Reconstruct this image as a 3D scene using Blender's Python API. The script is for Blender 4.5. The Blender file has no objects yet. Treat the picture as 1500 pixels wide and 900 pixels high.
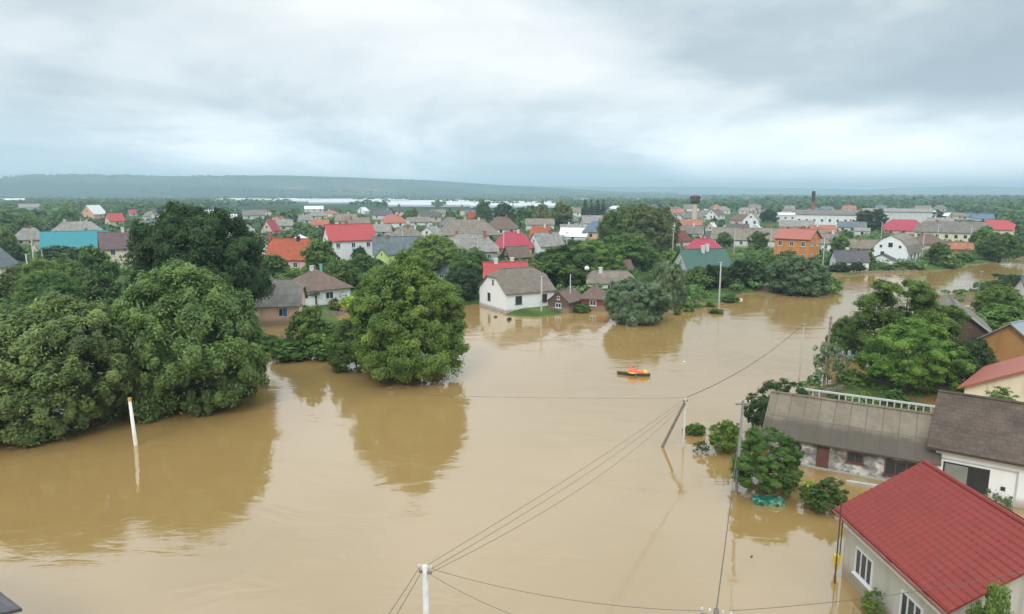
import bpy, math, random
import numpy as np
from mathutils import Vector, Matrix

random.seed(11)
R = math.radians
COL = bpy.context.scene.collection
SC = bpy.context.scene

# ------------------------------------------------------------------ camera
CAM_H = 20.0
FOC = 1000.0                     # focal length in photo pixels (1500 wide)
PITCH = math.atan(167 / 1000)
cp, sp = math.cos(PITCH), math.sin(PITCH)
cam_d = bpy.data.cameras.new('camera')
cam = bpy.data.objects.new('camera', cam_d)
COL.objects.link(cam)
cam.location = (0, 0, CAM_H)
cam.rotation_euler = (math.pi / 2 - PITCH, 0, 0)
cam_d.sensor_width = 36
cam_d.lens = 24
cam_d.clip_start = 0.5
cam_d.clip_end = 40000
SC.camera = cam

# ------------------------------------------------------------------ world
SUN_EL, SUN_AZ = R(42), R(200)
world = bpy.data.worlds.new('World')
SC.world = world
world.use_nodes = True
nt = world.node_tree
nt.nodes.clear()


def N(tree, typ, **kw):
    n = tree.nodes.new(typ)
    for k, v in kw.items():
        if k.startswith('i_'):
            key = k[2:]
            key = int(key) if key.isdigit() else key.replace('_', ' ')
            n.inputs[key].default_value = v
        else:
            setattr(n, k, v)
    return n


def lk(tree, a, ao, b, bi):
    tree.links.new(a.outputs[ao], b.inputs[bi])


def ramp(tree, stops, interp='LINEAR'):
    n = tree.nodes.new('ShaderNodeValToRGB')
    n.color_ramp.interpolation = interp
    e = n.color_ramp.elements
    while len(e) < len(stops):
        e.new(0.5)
    for i, (p, c) in enumerate(stops):
        e[i].position = p
        e[i].color = (*c, 1) if len(c) == 3 else c
    return n


tc = N(nt, 'ShaderNodeTexCoord')
sep = N(nt, 'ShaderNodeSeparateXYZ')
lk(nt, tc, 'Generated', sep, 0)
zc = N(nt, 'ShaderNodeMath', operation='MAXIMUM', i_1=0.0)
lk(nt, sep, 'Z', zc, 0)
za = N(nt, 'ShaderNodeMath', operation='ADD', i_1=0.26)
lk(nt, zc, 0, za, 0)
dx = N(nt, 'ShaderNodeMath', operation='DIVIDE')
dy = N(nt, 'ShaderNodeMath', operation='DIVIDE')
lk(nt, sep, 'X', dx, 0); lk(nt, za, 0, dx, 1)
lk(nt, sep, 'Y', dy, 0); lk(nt, za, 0, dy, 1)
cmb = N(nt, 'ShaderNodeCombineXYZ', i_Z=3.7)
lk(nt, dx, 0, cmb, 'X'); lk(nt, dy, 0, cmb, 'Y')
cn = N(nt, 'ShaderNodeTexNoise', i_Scale=0.78, i_Detail=6.0, i_Roughness=0.52, i_Distortion=0.3)
lk(nt, cmb, 0, cn, 'Vector')
crp = ramp(nt, [(0.35, (0.36, 0.435, 0.49)), (0.45, (0.47, 0.55, 0.60)), (0.53, (0.68, 0.735, 0.765)), (0.64, (0.86, 0.885, 0.89))])
lk(nt, cn, 'Fac', crp, 0)
# the overcast dome grows brighter towards the zenith
zr0 = ramp(nt, [(0.0, (0.66,) * 3), (0.05, (0.55,) * 3), (0.12, (0.39,) * 3), (0.22, (0.355,) * 3), (0.36, (0.47,) * 3), (0.6, (0.54,) * 3), (0.9, (1.0,) * 3)])
lk(nt, zc, 0, zr0, 0)
zr = N(nt, 'ShaderNodeMath', operation='MULTIPLY', i_1=2.9)
lk(nt, zr0, 0, zr, 0)
cm = N(nt, 'ShaderNodeVectorMath', operation='SCALE')
lk(nt, crp, 0, cm, 0); lk(nt, zr, 0, cm, 'Scale')
sky = N(nt, 'ShaderNodeTexSky')
sky.sky_type = 'NISHITA'
sky.sun_disc = False
sky.sun_elevation = SUN_EL
sky.sun_rotation = SUN_AZ
sky.air_density = 1.2
sky.dust_density = 2.5
b1 = N(nt, 'ShaderNodeBackground', i_Strength=0.07)
b2 = N(nt, 'ShaderNodeBackground', i_Strength=1.0)
lk(nt, sky, 0, b1, 0); lk(nt, cm, 0, b2, 0)
mx = N(nt, 'ShaderNodeMixShader', i_0=0.93)
lk(nt, b1, 0, mx, 1); lk(nt, b2, 0, mx, 2)
wo = N(nt, 'ShaderNodeOutputWorld')
lk(nt, mx, 0, wo, 0)

sun_d = bpy.data.lights.new('sun', 'SUN')
sun_d.energy = 1.5
sun_d.angle = R(24)
sun_d.color = (1.0, 0.96, 0.9)
sun = bpy.data.objects.new('sun', sun_d)
COL.objects.link(sun)
sd = Vector((math.sin(SUN_AZ) * math.cos(SUN_EL), math.cos(SUN_AZ) * math.cos(SUN_EL), math.sin(SUN_EL)))
sun.rotation_euler = (-sd).to_track_quat('-Z', 'Y').to_euler()
sun.location = (0, 0, 60)

SC.view_settings.view_transform = 'Standard'
SC.view_settings.look = 'None'
SC.view_settings.gamma = 1
SC.view_settings.exposure = 0.25
SC.view_settings.use_curve_mapping = False
SC.render.engine = 'CYCLES'
SC.cycles.max_bounces = 5
SC.cycles.diffuse_bounces = 3
SC.cycles.glossy_bounces = 2
SC.cycles.transmission_bounces = 2
SC.cycles.volume_bounces = 0
SC.cycles.transparent_max_bounces = 4
SC.cycles.caustics_reflective = False
SC.cycles.caustics_refractive = False
SC.cycles.use_denoising = True


# ------------------------------------------------------------------ pixel <-> world
def gp(px, py, z=0.0):
    u = 450 - py
    d = (px - 750, FOC * cp + u * sp, -FOC * sp + u * cp)
    t = (CAM_H - z) / (-d[2])
    return Vector((d[0] * t, d[1] * t, z))


def pj(x, y, z):
    w = z - CAM_H
    f = y * cp - w * sp
    u = y * sp + w * cp
    return (750 + FOC * x / f, 450 - FOC * u / f)


def zat(x, y, py):
    lo, hi = -10.0, 90.0
    for _ in range(40):
        m = (lo + hi) / 2
        if pj(x, y, m)[1] > py:
            lo = m
        else:
            hi = m
    return m


# ------------------------------------------------------------------ materials
MATS = {}


def newmat(name):
    m = bpy.data.materials.new(name)
    m.use_nodes = True
    t = m.node_tree
    b = t.nodes['Principled BSDF']
    return m, t, b


def srgb(r, g, b):
    return tuple(((v / 255) / 12.92 if v / 255 <= 0.04045 else ((v / 255 + 0.055) / 1.055) ** 2.4) for v in (r, g, b))


def mul(c, k):
    return tuple(min(1, v * k) for v in c)


def mat_plain(name, col, rough=0.6, metal=0.0, var=0.2, scale=2.0, bump=0.0):
    key = ('plain', name)
    if key in MATS:
        return MATS[key]
    m, t, b = newmat(name)
    co = N(t, 'ShaderNodeTexCoord')
    no = N(t, 'ShaderNodeTexNoise', i_Scale=scale, i_Detail=5.0, i_Roughness=0.6)
    lk(t, co, 'Object', no, 'Vector')
    r = ramp(t, [(0.25, mul(col, 1 - var)), (0.75, mul(col, 1 + var))])
    lk(t, no, 'Fac', r, 0)
    lk(t, r, 0, b, 'Base Color')
    b.inputs['Roughness'].default_value = rough
    b.inputs['Metallic'].default_value = metal
    if bump:
        bp = N(t, 'ShaderNodeBump', i_Strength=bump, i_Distance=0.03)
        lk(t, no, 'Fac', bp, 'Height')
        lk(t, bp, 0, b, 'Normal')
    MATS[key] = m
    return m


def mat_wall(name, col, dirt=0.25, stain=(0.30, 0.24, 0.16), zstain=0.5):
    """painted plaster: blotches, rain streaks and a muddy tide mark close to the flood level"""
    key = ('wall', name)
    if key in MATS:
        return MATS[key]
    m, t, b = newmat(name)
    co = N(t, 'ShaderNodeTexCoord')
    mp = N(t, 'ShaderNodeMapping')
    mp.inputs['Scale'].default_value = (1.1, 1.1, 0.22)
    lk(t, co, 'Object', mp, 'Vector')
    no = N(t, 'ShaderNodeTexNoise', i_Scale=1.3, i_Detail=7.0, i_Roughness=0.62)
    lk(t, mp, 0, no, 'Vector')
    r = ramp(t, [(0.28, mul(col, 1 - dirt)), (0.52, col), (0.8, mul(col, 1.04))])
    lk(t, no, 'Fac', r, 0)
    se = N(t, 'ShaderNodeSeparateXYZ')
    lk(t, co, 'Object', se, 0)
    n2 = N(t, 'ShaderNodeTexNoise', i_Scale=1.7, i_Detail=4.0)
    lk(t, co, 'Object', n2, 'Vector')
    ad = N(t, 'ShaderNodeMath', operation='MULTIPLY_ADD', i_1=-0.5)
    lk(t, n2, 'Fac', ad, 0); lk(t, se, 'Z', ad, 2)
    mr = N(t, 'ShaderNodeMapRange', i_1=zstain - 0.45, i_2=zstain + 0.1, i_3=0.75, i_4=0.0)
    lk(t, ad, 0, mr, 0)
    mi = N(t, 'ShaderNodeMixRGB')
    mi.inputs[2].default_value = (*stain, 1)
    lk(t, mr, 0, mi, 0); lk(t, r, 0, mi, 1)
    lk(t, mi, 0, b, 'Base Color')
    b.inputs['Roughness'].default_value = 0.85
    MATS[key] = m
    return m


def mat_roof(name, col, kind='sheet', rough=0.7, pitch=0.9):
    """ribs/sheets run down the slope: local x is the ridge direction"""
    key = ('roof', name)
    if key in MATS:
        return MATS[key]
    m, t, b = newmat(name)
    co = N(t, 'ShaderNodeTexCoord')
    no = N(t, 'ShaderNodeTexNoise', i_Scale=0.9, i_Detail=8.0, i_Roughness=0.65)
    lk(t, co, 'Object', no, 'Vector')
    v = {'sheet': 0.35, 'metal': 0.12, 'tile': 0.3, 'shingle': 0.45}[kind]
    r = ramp(t, [(0.25, mul(col, 1 - v)), (0.5, col), (0.78, mul(col, 1 + v * 0.8))])
    lk(t, no, 'Fac', r, 0)
    last = r
    if kind in ('sheet', 'shingle', 'tile'):
        br = N(t, 'ShaderNodeTexBrick', i_Scale=1.0, i_3=(0, 0, 0, 1))
        br.inputs['Color1'].default_value = (1, 1, 1, 1)
        br.inputs['Color2'].default_value = (0.72, 0.70, 0.68, 1)
        br.inputs['Mortar'].default_value = (0.42, 0.4, 0.38, 1)
        br.inputs['Brick Width'].default_value = pitch if kind == 'sheet' else 0.45
        br.inputs['Row Height'].default_value = 1.3 if kind == 'sheet' else 0.28
        br.inputs['Mortar Size'].default_value = 0.035 if kind == 'sheet' else 0.02
        br.inputs['Mortar Smooth'].default_value = 0.4
        lk(t, co, 'Object', br, 'Vector')
        mi = N(t, 'ShaderNodeMixRGB', blend_type='MULTIPLY')
        mi.inputs[0].default_value = 0.75
        lk(t, last, 0, mi, 1); lk(t, br, 0, mi, 2)
        last = mi
    # moss and soot blotches
    n2 = N(t, 'ShaderNodeTexNoise', i_Scale=2.8, i_Detail=6.0, i_Roughness=0.7)
    lk(t, co, 'Object', n2, 'Vector')
    r2 = ramp(t, [(0.52, (0, 0, 0)), (0.70, (1, 1, 1))])
    lk(t, n2, 'Fac', r2, 0)
    mm = N(t, 'ShaderNodeMath', operation='MULTIPLY', i_1={'metal': 0.22}.get(kind, 0.5))
    lk(t, r2, 0, mm, 0)
    mi = N(t, 'ShaderNodeMixRGB')
    mi.inputs[2].default_value = (0.10, 0.095, 0.07, 1)
    lk(t, mm, 0, mi, 0); lk(t, last, 0, mi, 1)
    lk(t, mi, 0, b, 'Base Color')
    b.inputs['Roughness'].default_value = rough
    wv = N(t, 'ShaderNodeTexWave', i_Scale=(2.2 if kind == 'sheet' else 0.9), i_Distortion=0.0)
    wv.wave_type = 'BANDS'; wv.bands_direction = 'X'
    lk(t, co, 'Object', wv, 'Vector')
    bp = N(t, 'ShaderNodeBump', i_Strength=0.5, i_Distance=0.04)
    lk(t, (n2 if kind == 'shingle' else wv), 'Fac', bp, 'Height')
    lk(t, bp, 0, b, 'Normal')
    MATS[key] = m
    return m


def mat_leaf():
    m, t, b = newmat('foliage')
    oi = N(t, 'ShaderNodeObjectInfo')
    at = N(t, 'ShaderNodeAttribute', attribute_name='tint')
    k = N(t, 'ShaderNodeMapRange', i_1=0.0, i_2=1.0, i_3=0.62, i_4=1.9)
    lk(t, at, 'Fac', k, 0)
    sc = N(t, 'ShaderNodeVectorMath', operation='SCALE')
    lk(t, oi, 'Color', sc, 0); lk(t, k, 0, sc, 'Scale')
    # young leaves are yellower
    hs = N(t, 'ShaderNodeHueSaturation', i_Saturation=1.0)
    hr = N(t, 'ShaderNodeMapRange', i_1=0.0, i_2=1.0, i_3=0.515, i_4=0.48)
    lk(t, at, 'Fac', hr, 0); lk(t, hr, 0, hs, 'Hue'); lk(t, sc, 0, hs, 'Color')
    lk(t, hs, 0, b, 'Base Color')
    b.inputs['Roughness'].default_value = 0.62
    b.inputs['Specular IOR Level'].default_value = 0.35
    tr = N(t, 'ShaderNodeBsdfTranslucent')
    lk(t, hs, 0, tr, 'Color')
    mx = N(t, 'ShaderNodeMixShader', i_0=0.36)
    lk(t, b, 0, mx, 1); lk(t, tr, 0, mx, 2)
    out = t.nodes['Material Output']
    lk(t, mx, 0, out, 'Surface')
    return m


LEAF = mat_leaf()
BARK = mat_plain('bark', (0.12, 0.095, 0.07), 0.9, var=0.35, scale=6, bump=0.4)
GLASS = mat_plain('window glass', (0.035, 0.045, 0.055), 0.12, var=0.3, scale=1.0)
FRAME_W = mat_plain('white frame', (0.72, 0.73, 0.74), 0.5, var=0.05)
FRAME_B = mat_plain('brown frame', (0.13, 0.055, 0.045), 0.6, var=0.2)
BRICK = mat_plain('chimney brick', (0.33, 0.13, 0.09), 0.9, var=0.3, scale=5)
CHIM_W = mat_plain('chimney white', (0.66, 0.65, 0.62), 0.9, var=0.15, scale=4)
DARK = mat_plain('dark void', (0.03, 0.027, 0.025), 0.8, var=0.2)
CONC = mat_plain('concrete', (0.42, 0.41, 0.38), 0.85, var=0.22, scale=3, bump=0.3)
WOODP = mat_plain('pole wood', (0.20, 0.165, 0.135), 0.9, var=0.3, scale=5, bump=0.3)
IRON = mat_plain('dark iron', (0.06, 0.055, 0.05), 0.6, var=0.3, scale=5)


# ------------------------------------------------------------------ mesh helpers
class MB:
    def __init__(s):
        s.v = []; s.f = []; s.m = []

    def add(s, vs, fs, mi=0):
        o = len(s.v)
        s.v += [tuple(q) for q in vs]
        s.f += [tuple(i + o for i in f) for f in fs]
        s.m += [mi] * len(fs)

    def box(s, x0, y0, z0, x1, y1, z1, mi=0):
        vs = [(x0, y0, z0), (x1, y0, z0), (x1, y1, z0), (x0, y1, z0), (x0, y0, z1), (x1, y0, z1), (x1, y1, z1), (x0, y1, z1)]
        s.add(vs, [(0, 3, 2, 1), (4, 5, 6, 7), (0, 1, 5, 4), (1, 2, 6, 5), (2, 3, 7, 6), (3, 0, 4, 7)], mi)

    def tube(s, pts, rad, n=7, mi=0, cap=True):
        pts = [Vector(p) for p in pts]
        if not hasattr(rad, '__len__'):
            rad = [rad] * len(pts)
        vs = []
        for i, p in enumerate(pts):
            a = pts[max(0, i - 1)]; b = pts[min(len(pts) - 1, i + 1)]
            d = (b - a).normalized()
            up = Vector((0, 0, 1)) if abs(d.z) < 0.95 else Vector((1, 0, 0))
            e = d.cross(up).normalized(); g = d.cross(e)
            for k in range(n):
                q = 2 * math.pi * k / n
                vs.append(p + (e * math.cos(q) + g * math.sin(q)) * rad[i])
        fs = []
        for i in range(len(pts) - 1):
            for k in range(n):
                fs.append((i * n + k, i * n + (k + 1) % n, (i + 1) * n + (k + 1) % n, (i + 1) * n + k))
        if cap:
            fs.append(tuple(range(n - 1, -1, -1)))
            fs.append(tuple(range((len(pts) - 1) * n, len(pts) * n)))
        s.add(vs, fs, mi)

    def prism(s, poly, axis, a, b, mi=0):
        """poly of (p,q) extruded along axis 'x','y' or 'z' from a to b"""
        def P(p, q, t):
            return {'x': (t, p, q), 'y': (p, t, q), 'z': (p, q, t)}[axis]
        n = len(poly)
        vs = [P(p, q, a) for p, q in poly] + [P(p, q, b) for p, q in poly]
        fs = [tuple(range(n)), tuple(range(2 * n - 1, n - 1, -1))]
        fs += [(i, i + n, (i + 1) % n + n, (i + 1) % n) for i in range(n)]
        s.add(vs, fs, mi)

    def build(s, name, mats, parent=None, smooth=False, loc=None):
        me = bpy.data.meshes.new(name)
        me.from_pydata(s.v, [], s.f)
        if not isinstance(mats, (list, tuple)):
            mats = [mats]
        for m in mats:
            me.materials.append(m)
        if len(mats) > 1:
            me.polygons.foreach_set('material_index', s.m)
        if smooth:
            me.polygons.foreach_set('use_smooth', [True] * len(s.f))
        me.update()
        o = bpy.data.objects.new(name, me)
        COL.objects.link(o)
        if parent:
            o.parent = parent
        if loc is not None:
            o.location = loc
        return o


def recalc(o):
    import bmesh
    bm = bmesh.new(); bm.from_mesh(o.data)
    bmesh.ops.recalc_face_normals(bm, faces=bm.faces)
    bm.to_mesh(o.data); bm.free()


def empty(name, loc=(0, 0, 0), rz=0.0):
    o = bpy.data.objects.new(name, None)
    COL.objects.link(o)
    o.location = loc
    o.rotation_euler = (0, 0, rz)
    o.empty_display_size = 0.3
    return o


def tag(o, label=None, cat=None, group=None, kind=None):
    if label: o['label'] = label
    if cat: o['category'] = cat
    if group: o['group'] = group
    if kind: o['kind'] = kind
    return o


# ------------------------------------------------------------------ terrain
def poly_px(pts):
    return np.array([[gp(x, max(y, 286)).x, gp(x, max(y, 286)).y] for x, y in pts])


WATER = [poly_px([(-900, 560), (0, 560), (200, 540), (380, 512), (405, 522), (490, 522), (500, 500), (540, 485), (600, 470),
                  (665, 462), (688, 446), (700, 446), (742, 455), (748, 462), (790, 466), (822, 461), (850, 456), (885, 452),
                  (960, 462), (985, 446), (1000, 440), (1050, 446), (1095, 430), (1120, 434), (1212, 434), (1228, 408),
                  (1300, 399), (1390, 397), (1440, 386), (1500, 376), (1900, 360), (2600, 430), (2600, 1000)]),
         poly_px([(62, 384), (92, 386), (128, 408), (120, 424), (84, 414)]),
         poly_px([(375, 477), (442, 474), (452, 497), (400, 503)]),
         poly_px([(500, 478), (508, 452), (530, 452), (556, 470), (545, 500), (505, 492)])]
# the main sheet closes behind the camera
WATER[0] = np.vstack([WATER[0], [[300, -200], [-300, -200]]])
ISLES = [poly_px([(1175, 575), (1240, 560), (1330, 575), (1340, 596), (1250, 592), (1190, 588)]),
         poly_px([(1385, 470), (1500, 452), (1560, 470), (1500, 500), (1430, 500)]),
         poly_px([(1330, 440), (1500, 415), (1600, 425), (1500, 445), (1400, 458)]),
         poly_px([(1345, 545), (1420, 530), (1440, 560), (1380, 580)]),
         poly_px([(990, 448), (1035, 442), (1040, 452), (1000, 456)])]


def sdist(P, poly):
    """signed distance, positive inside"""
    x, y = P[:, 0], P[:, 1]
    d = np.full(len(P), 1e9)
    ins = np.zeros(len(P), bool)
    n = len(poly)
    for i in range(n):
        a = poly[i]; b = poly[(i + 1) % n]
        e = b - a
        w = P - a
        t = np.clip((w @ e) / (e @ e + 1e-12), 0, 1)
        q = w - t[:, None] * e
        d = np.minimum(d, np.hypot(q[:, 0], q[:, 1]))
        c = ((a[1] > y) != (b[1] > y))
        with np.errstate(divide='ignore', invalid='ignore'):
            xi = (b[0] - a[0]) * (y - a[1]) / (b[1] - a[1] + 1e-12) + a[0]
        ins ^= c & (x < xi)
    return np.where(ins, d, -d)


def vnoise(P, scale, seed=0):
    """smooth value noise"""
    q = P / scale
    i = np.floor(q).astype(np.int64); f = q - i
    f = f * f * (3 - 2 * f)

    def h(a, b):
        n = (a * 374761393 + b * 668265263 + seed * 144665) & 0x7fffffff
        n = ((n ^ (n >> 13)) * 1274126177) & 0x7fffffff
        return ((n ^ (n >> 16)) & 0xffff) / 65535.0
    v00 = h(i[:, 0], i[:, 1]); v10 = h(i[:, 0] + 1, i[:, 1]); v01 = h(i[:, 0], i[:, 1] + 1); v11 = h(i[:, 0] + 1, i[:, 1] + 1)
    return (v00 * (1 - f[:, 0]) + v10 * f[:, 0]) * (1 - f[:, 1]) + (v01 * (1 - f[:, 0]) + v11 * f[:, 0]) * f[:, 1]


RIDGE = ([-2200, -300, 0, 60, 200, 300, 420, 520, 600, 640, 720, 800, 900, 1050, 1400, 2600],
         [276, 272, 267.5, 262.5, 261, 261.5, 260.5, 261, 264, 266, 271, 275, 280, 284, 286, 286])
RIDGE2 = ([-2200, 500, 700, 850, 1000, 1200, 1255, 1300, 1400, 1450, 1520, 2600],
          [284, 283, 272.5, 273.5, 274.5, 276.5, 278.5, 276.5, 274.5, 276, 278, 276])


def land_height(P):
    w = np.full(len(P), -1e9)
    for poly in WATER:
        w = np.maximum(w, sdist(P, poly))
    for poly in ISLES:
        w = np.minimum(w, -sdist(P, poly) * 1.0)
    w = w + (vnoise(P, 3.0, 1) - 0.5) * 2.2 + (vnoise(P, 9.0, 2) - 0.5) * 2.5 * (P[:, 1] > 60)
    z = np.clip(-w * 0.22, -1.5, np.where((P[:, 0] > 12) & (P[:, 1] < 175) & (P[:, 0] > P[:, 1] * 0.36), 0.07, 0.5)) + (vnoise(P, 7.0, 3) - 0.5) * 0.25 * (w < 1)
    r = np.hypot(P[:, 0], P[:, 1])
    px = 750 + FOC * cp * P[:, 0] / np.maximum(P[:, 1], 1)     # azimuth as photo column at the horizon
    px = np.clip(px, -2200, 2600)
    front = P[:, 1] > 0
    for (xs, ys), r0, wid in ((RIDGE, 4600, 1900), (RIDGE2, 8600, 2200)):
        top = (283 - np.interp(px, xs, ys)) / FOC * r0 + CAM_H
        top = top + (vnoise(P, 700, 5) - 0.5) * 12
        s = np.clip((r - (r0 - wid)) / wid, 0, 1)
        s = s * s * (3 - 2 * s)
        back = np.clip(1 - (r - r0) / 3500, 0, 1)
        z = np.maximum(z, np.where(front & (top > CAM_H) & (s > 0), top * s * back, -5))
    z += np.where(r > 1500, (vnoise(P, 500, 8) - 0.5) * 4, 0)
    return z


def build_ground():
    th = np.concatenate([np.linspace(R(-62), R(62), 460), np.linspace(R(64), R(296), 70)])
    rr = np.concatenate([[0.0], np.geomspace(14, 15500, 620)])
    nt_, nr = len(th), len(rr)
    TH, RR = np.meshgrid(th, rr)
    P = np.stack([RR * np.sin(TH), RR * np.cos(TH)], -1).reshape(-1, 2)
    z = land_height(P)
    V = np.column_stack([P, z])
    i = np.arange(nr - 1)[:, None] * nt_; j = np.arange(nt_)[None, :]
    j2 = (j + 1) % nt_
    F = np.stack([i + j, i + j2, i + nt_ + j2, i + nt_ + j], -1).reshape(-1, 4)
    me = bpy.data.meshes.new('ground')
    me.vertices.add(len(V)); me.vertices.foreach_set('co', V.ravel())
    me.loops.add(F.size); me.loops.foreach_set('vertex_index', F.ravel())
    me.polygons.add(len(F)); me.polygons.foreach_set('loop_start', np.arange(0, F.size, 4))
    me.polygons.foreach_set('use_smooth', np.ones(len(F), bool))
    me.update(calc_edges=True); me.validate()
    m, t, b = newmat('ground soil and grass')
    ge = N(t, 'ShaderNodeNewGeometry')
    se = N(t, 'ShaderNodeSeparateXYZ'); lk(t, ge, 'Position', se, 0)
    n1 = N(t, 'ShaderNodeTexNoise', i_Scale=0.12, i_Detail=8.0, i_Roughness=0.65); lk(t, ge, 'Position', n1, 'Vector')
    g = ramp(t, [(0.3, (0.030, 0.055, 0.014)), (0.5, (0.055, 0.095, 0.022)), (0.6, (0.10, 0.14, 0.04)), (0.72, (0.17, 0.15, 0.08))])
    lk(t, n1, 'Fac', g, 0)
    vo = N(t, 'ShaderNodeTexVoronoi', i_Scale=1.0)
    mp = N(t, 'ShaderNodeMapping'); mp.inputs['Scale'].default_value = (0.0021, 0.0034, 0.0)
    mp.inputs['Rotation'].default_value = (0, 0, 0.3)
    lk(t, ge, 'Position', mp, 0); lk(t, mp, 0, vo, 'Vector')
    sv = N(t, 'ShaderNodeSeparateColor'); lk(t, vo, 'Color', sv, 0)
    fr = ramp(t, [(0.0, (0.035, 0.07, 0.03)), (0.25, (0.05, 0.10, 0.035)), (0.45, (0.08, 0.12, 0.05)), (0.6, (0.03, 0.06, 0.03)),
                  (0.78, (0.15, 0.14, 0.09)), (0.88, (0.05, 0.10, 0.04))], 'CONSTANT')
    lk(t, sv, 0, fr, 0)
    ln = N(t, 'ShaderNodeVectorMath', operation='LENGTH'); lk(t, ge, 'Position', ln, 0)
    ff = N(t, 'ShaderNodeMapRange', i_1=650.0, i_2=900.0); lk(t, ln, 'Value', ff, 0)
    mi = N(t, 'ShaderNodeMixRGB'); lk(t, ff, 0, mi, 0); lk(t, g, 0, mi, 1); lk(t, fr, 0, mi, 2)
    # scrub on the hills
    n3 = N(t, 'ShaderNodeTexNoise', i_Scale=0.004, i_Detail=9.0, i_Roughness=0.7); lk(t, ge, 'Position', n3, 'Vector')
    r3 = ramp(t, [(0.46, (0, 0, 0)), (0.56, (1, 1, 1))]); lk(t, n3, 'Fac', r3, 0)
    f3 = N(t, 'ShaderNodeMath', operation='MULTIPLY'); lk(t, r3, 0, f3, 0); lk(t, ff, 0, f3, 1)
    f4 = N(t, 'ShaderNodeMath', operation='MULTIPLY', i_1=0.8); lk(t, f3, 0, f4, 0)
    m3 = N(t, 'ShaderNodeMixRGB'); m3.inputs[2].default_value = (0.02, 0.045, 0.025, 1)
    lk(t, f4, 0, m3, 0); lk(t, mi, 0, m3, 1)
    # wet mud along the waterline
    n4 = N(t, 'ShaderNodeTexNoise', i_Scale=0.8, i_Detail=4.0); lk(t, ge, 'Position', n4, 'Vector')
    a4 = N(t, 'ShaderNodeMath', operation='MULTIPLY_ADD', i_1=0.35); lk(t, n4, 'Fac', a4, 0); lk(t, se, 'Z', a4, 2)
    mu = N(t, 'ShaderNodeMapRange', i_1=0.2, i_2=0.36, i_3=1.0, i_4=0.0); lk(t, a4, 0, mu, 0)
    m4 = N(t, 'ShaderNodeMixRGB'); m4.inputs[2].default_value = (0.20, 0.135, 0.06, 1)
    lk(t, mu, 0, m4, 0); lk(t, m3, 0, m4, 1)
    lk(t, m4, 0, b, 'Base Color')
    b.inputs['Roughness'].default_value = 0.95
    b.inputs['Specular IOR Level'].default_value = 0.1
    me.materials.append(m)
    o = bpy.data.objects.new('ground', me); COL.objects.link(o)
    tag(o, kind='structure')


def build_water():
    mb = MB()
    mb.add([(-700, -300, 0), (900, -300, 0), (900, 620, 0), (-700, 620, 0)], [(0, 1, 2, 3)])
    m, t, b = newmat('muddy flood water')
    ge = N(t, 'ShaderNodeNewGeometry')
    n1 = N(t, 'ShaderNodeTexNoise', i_Scale=0.035, i_Detail=5.0, i_Roughness=0.6, i_Distortion=0.6); lk(t, ge, 'Position', n1, 'Vector')
    r = ramp(t, [(0.3, (0.31, 0.195, 0.070)), (0.7, (0.345, 0.222, 0.084))]); lk(t, n1, 'Fac', r, 0)
    lk(t, r, 0, b, 'Base Color')
    b.inputs['IOR'].default_value = 2.6
    b.inputs['Specular IOR Level'].default_value = 0.5
    b.inputs['Specular Tint'].default_value = (1.0, 1.0, 1.0, 1)
    # calm and ruffled patches
    rr = ramp(t, [(0.40, (0.02, 0.02, 0.02)), (0.60, (0.09, 0.09, 0.09))]); lk(t, n1, 'Fac', rr, 0)
    lk(t, rr, 0, b, 'Roughness')
    mp = N(t, 'ShaderNodeMapping'); mp.inputs['Scale'].default_value = (1.0, 1.7, 1.0); mp.inputs['Rotation'].default_value = (0, 0, 0.5)
    lk(t, ge, 'Position', mp, 0)
    w1 = N(t, 'ShaderNodeTexNoise', i_Scale=1.3, i_Detail=4.0, i_Roughness=0.55, i_Distortion=0.8); lk(t, mp, 0, w1, 'Vector')
    w2 = N(t, 'ShaderNodeTexNoise', i_Scale=0.16, i_Detail=3.0, i_Distortion=1.2); lk(t, mp, 0, w2, 'Vector')
    gate = ramp(t, [(0.46, (0.10, 0.10, 0.10)), (0.66, (2.2, 2.2, 2.2))]); lk(t, w2, 'Fac', gate, 0)
    h = N(t, 'ShaderNodeMath', operation='MULTIPLY'); lk(t, w1, 'Fac', h, 0); lk(t, gate, 0, h, 1)
    h2 = N(t, 'ShaderNodeMath', operation='MULTIPLY_ADD', i_1=2.5); lk(t, w2, 'Fac', h2, 0); lk(t, h, 0, h2, 2)
    bp = N(t, 'ShaderNodeBump', i_Strength=0.42, i_Distance=0.02); lk(t, h2, 0, bp, 'Height'); lk(t, bp, 0, b, 'Normal')
    o = mb.build('water', m)
    tag(o, kind='structure')


build_ground()
build_water()


def build_haze():
    mb = MB()
    mb.box(-15800, -15800, -9, 15800, 15800, 185)
    m = bpy.data.materials.new('haze air'); m.use_nodes = True
    t = m.node_tree; t.nodes.clear()
    v = N(t, 'ShaderNodeVolumePrincipled', i_Density=0.00026)
    v.inputs['Color'].default_value = (0.64, 0.88, 1.0, 1)
    v.inputs['Anisotropy'].default_value = 0.0
    o = N(t, 'ShaderNodeOutputMaterial'); lk(t, v, 0, o, 'Volume')
    ob = mb.build('haze', m)
    tag(ob, kind='stuff')


build_haze()

# ------------------------------------------------------------------ houses
GZ = 0.5                 # village ground level
LAND = []                # landmarks: (px, py, y world, phrase)
PROT = []                # (x0,x1,y0,y1, distance) picture areas kept free of scattered trees
FOOT = []                # footprints (x,y,r)

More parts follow.
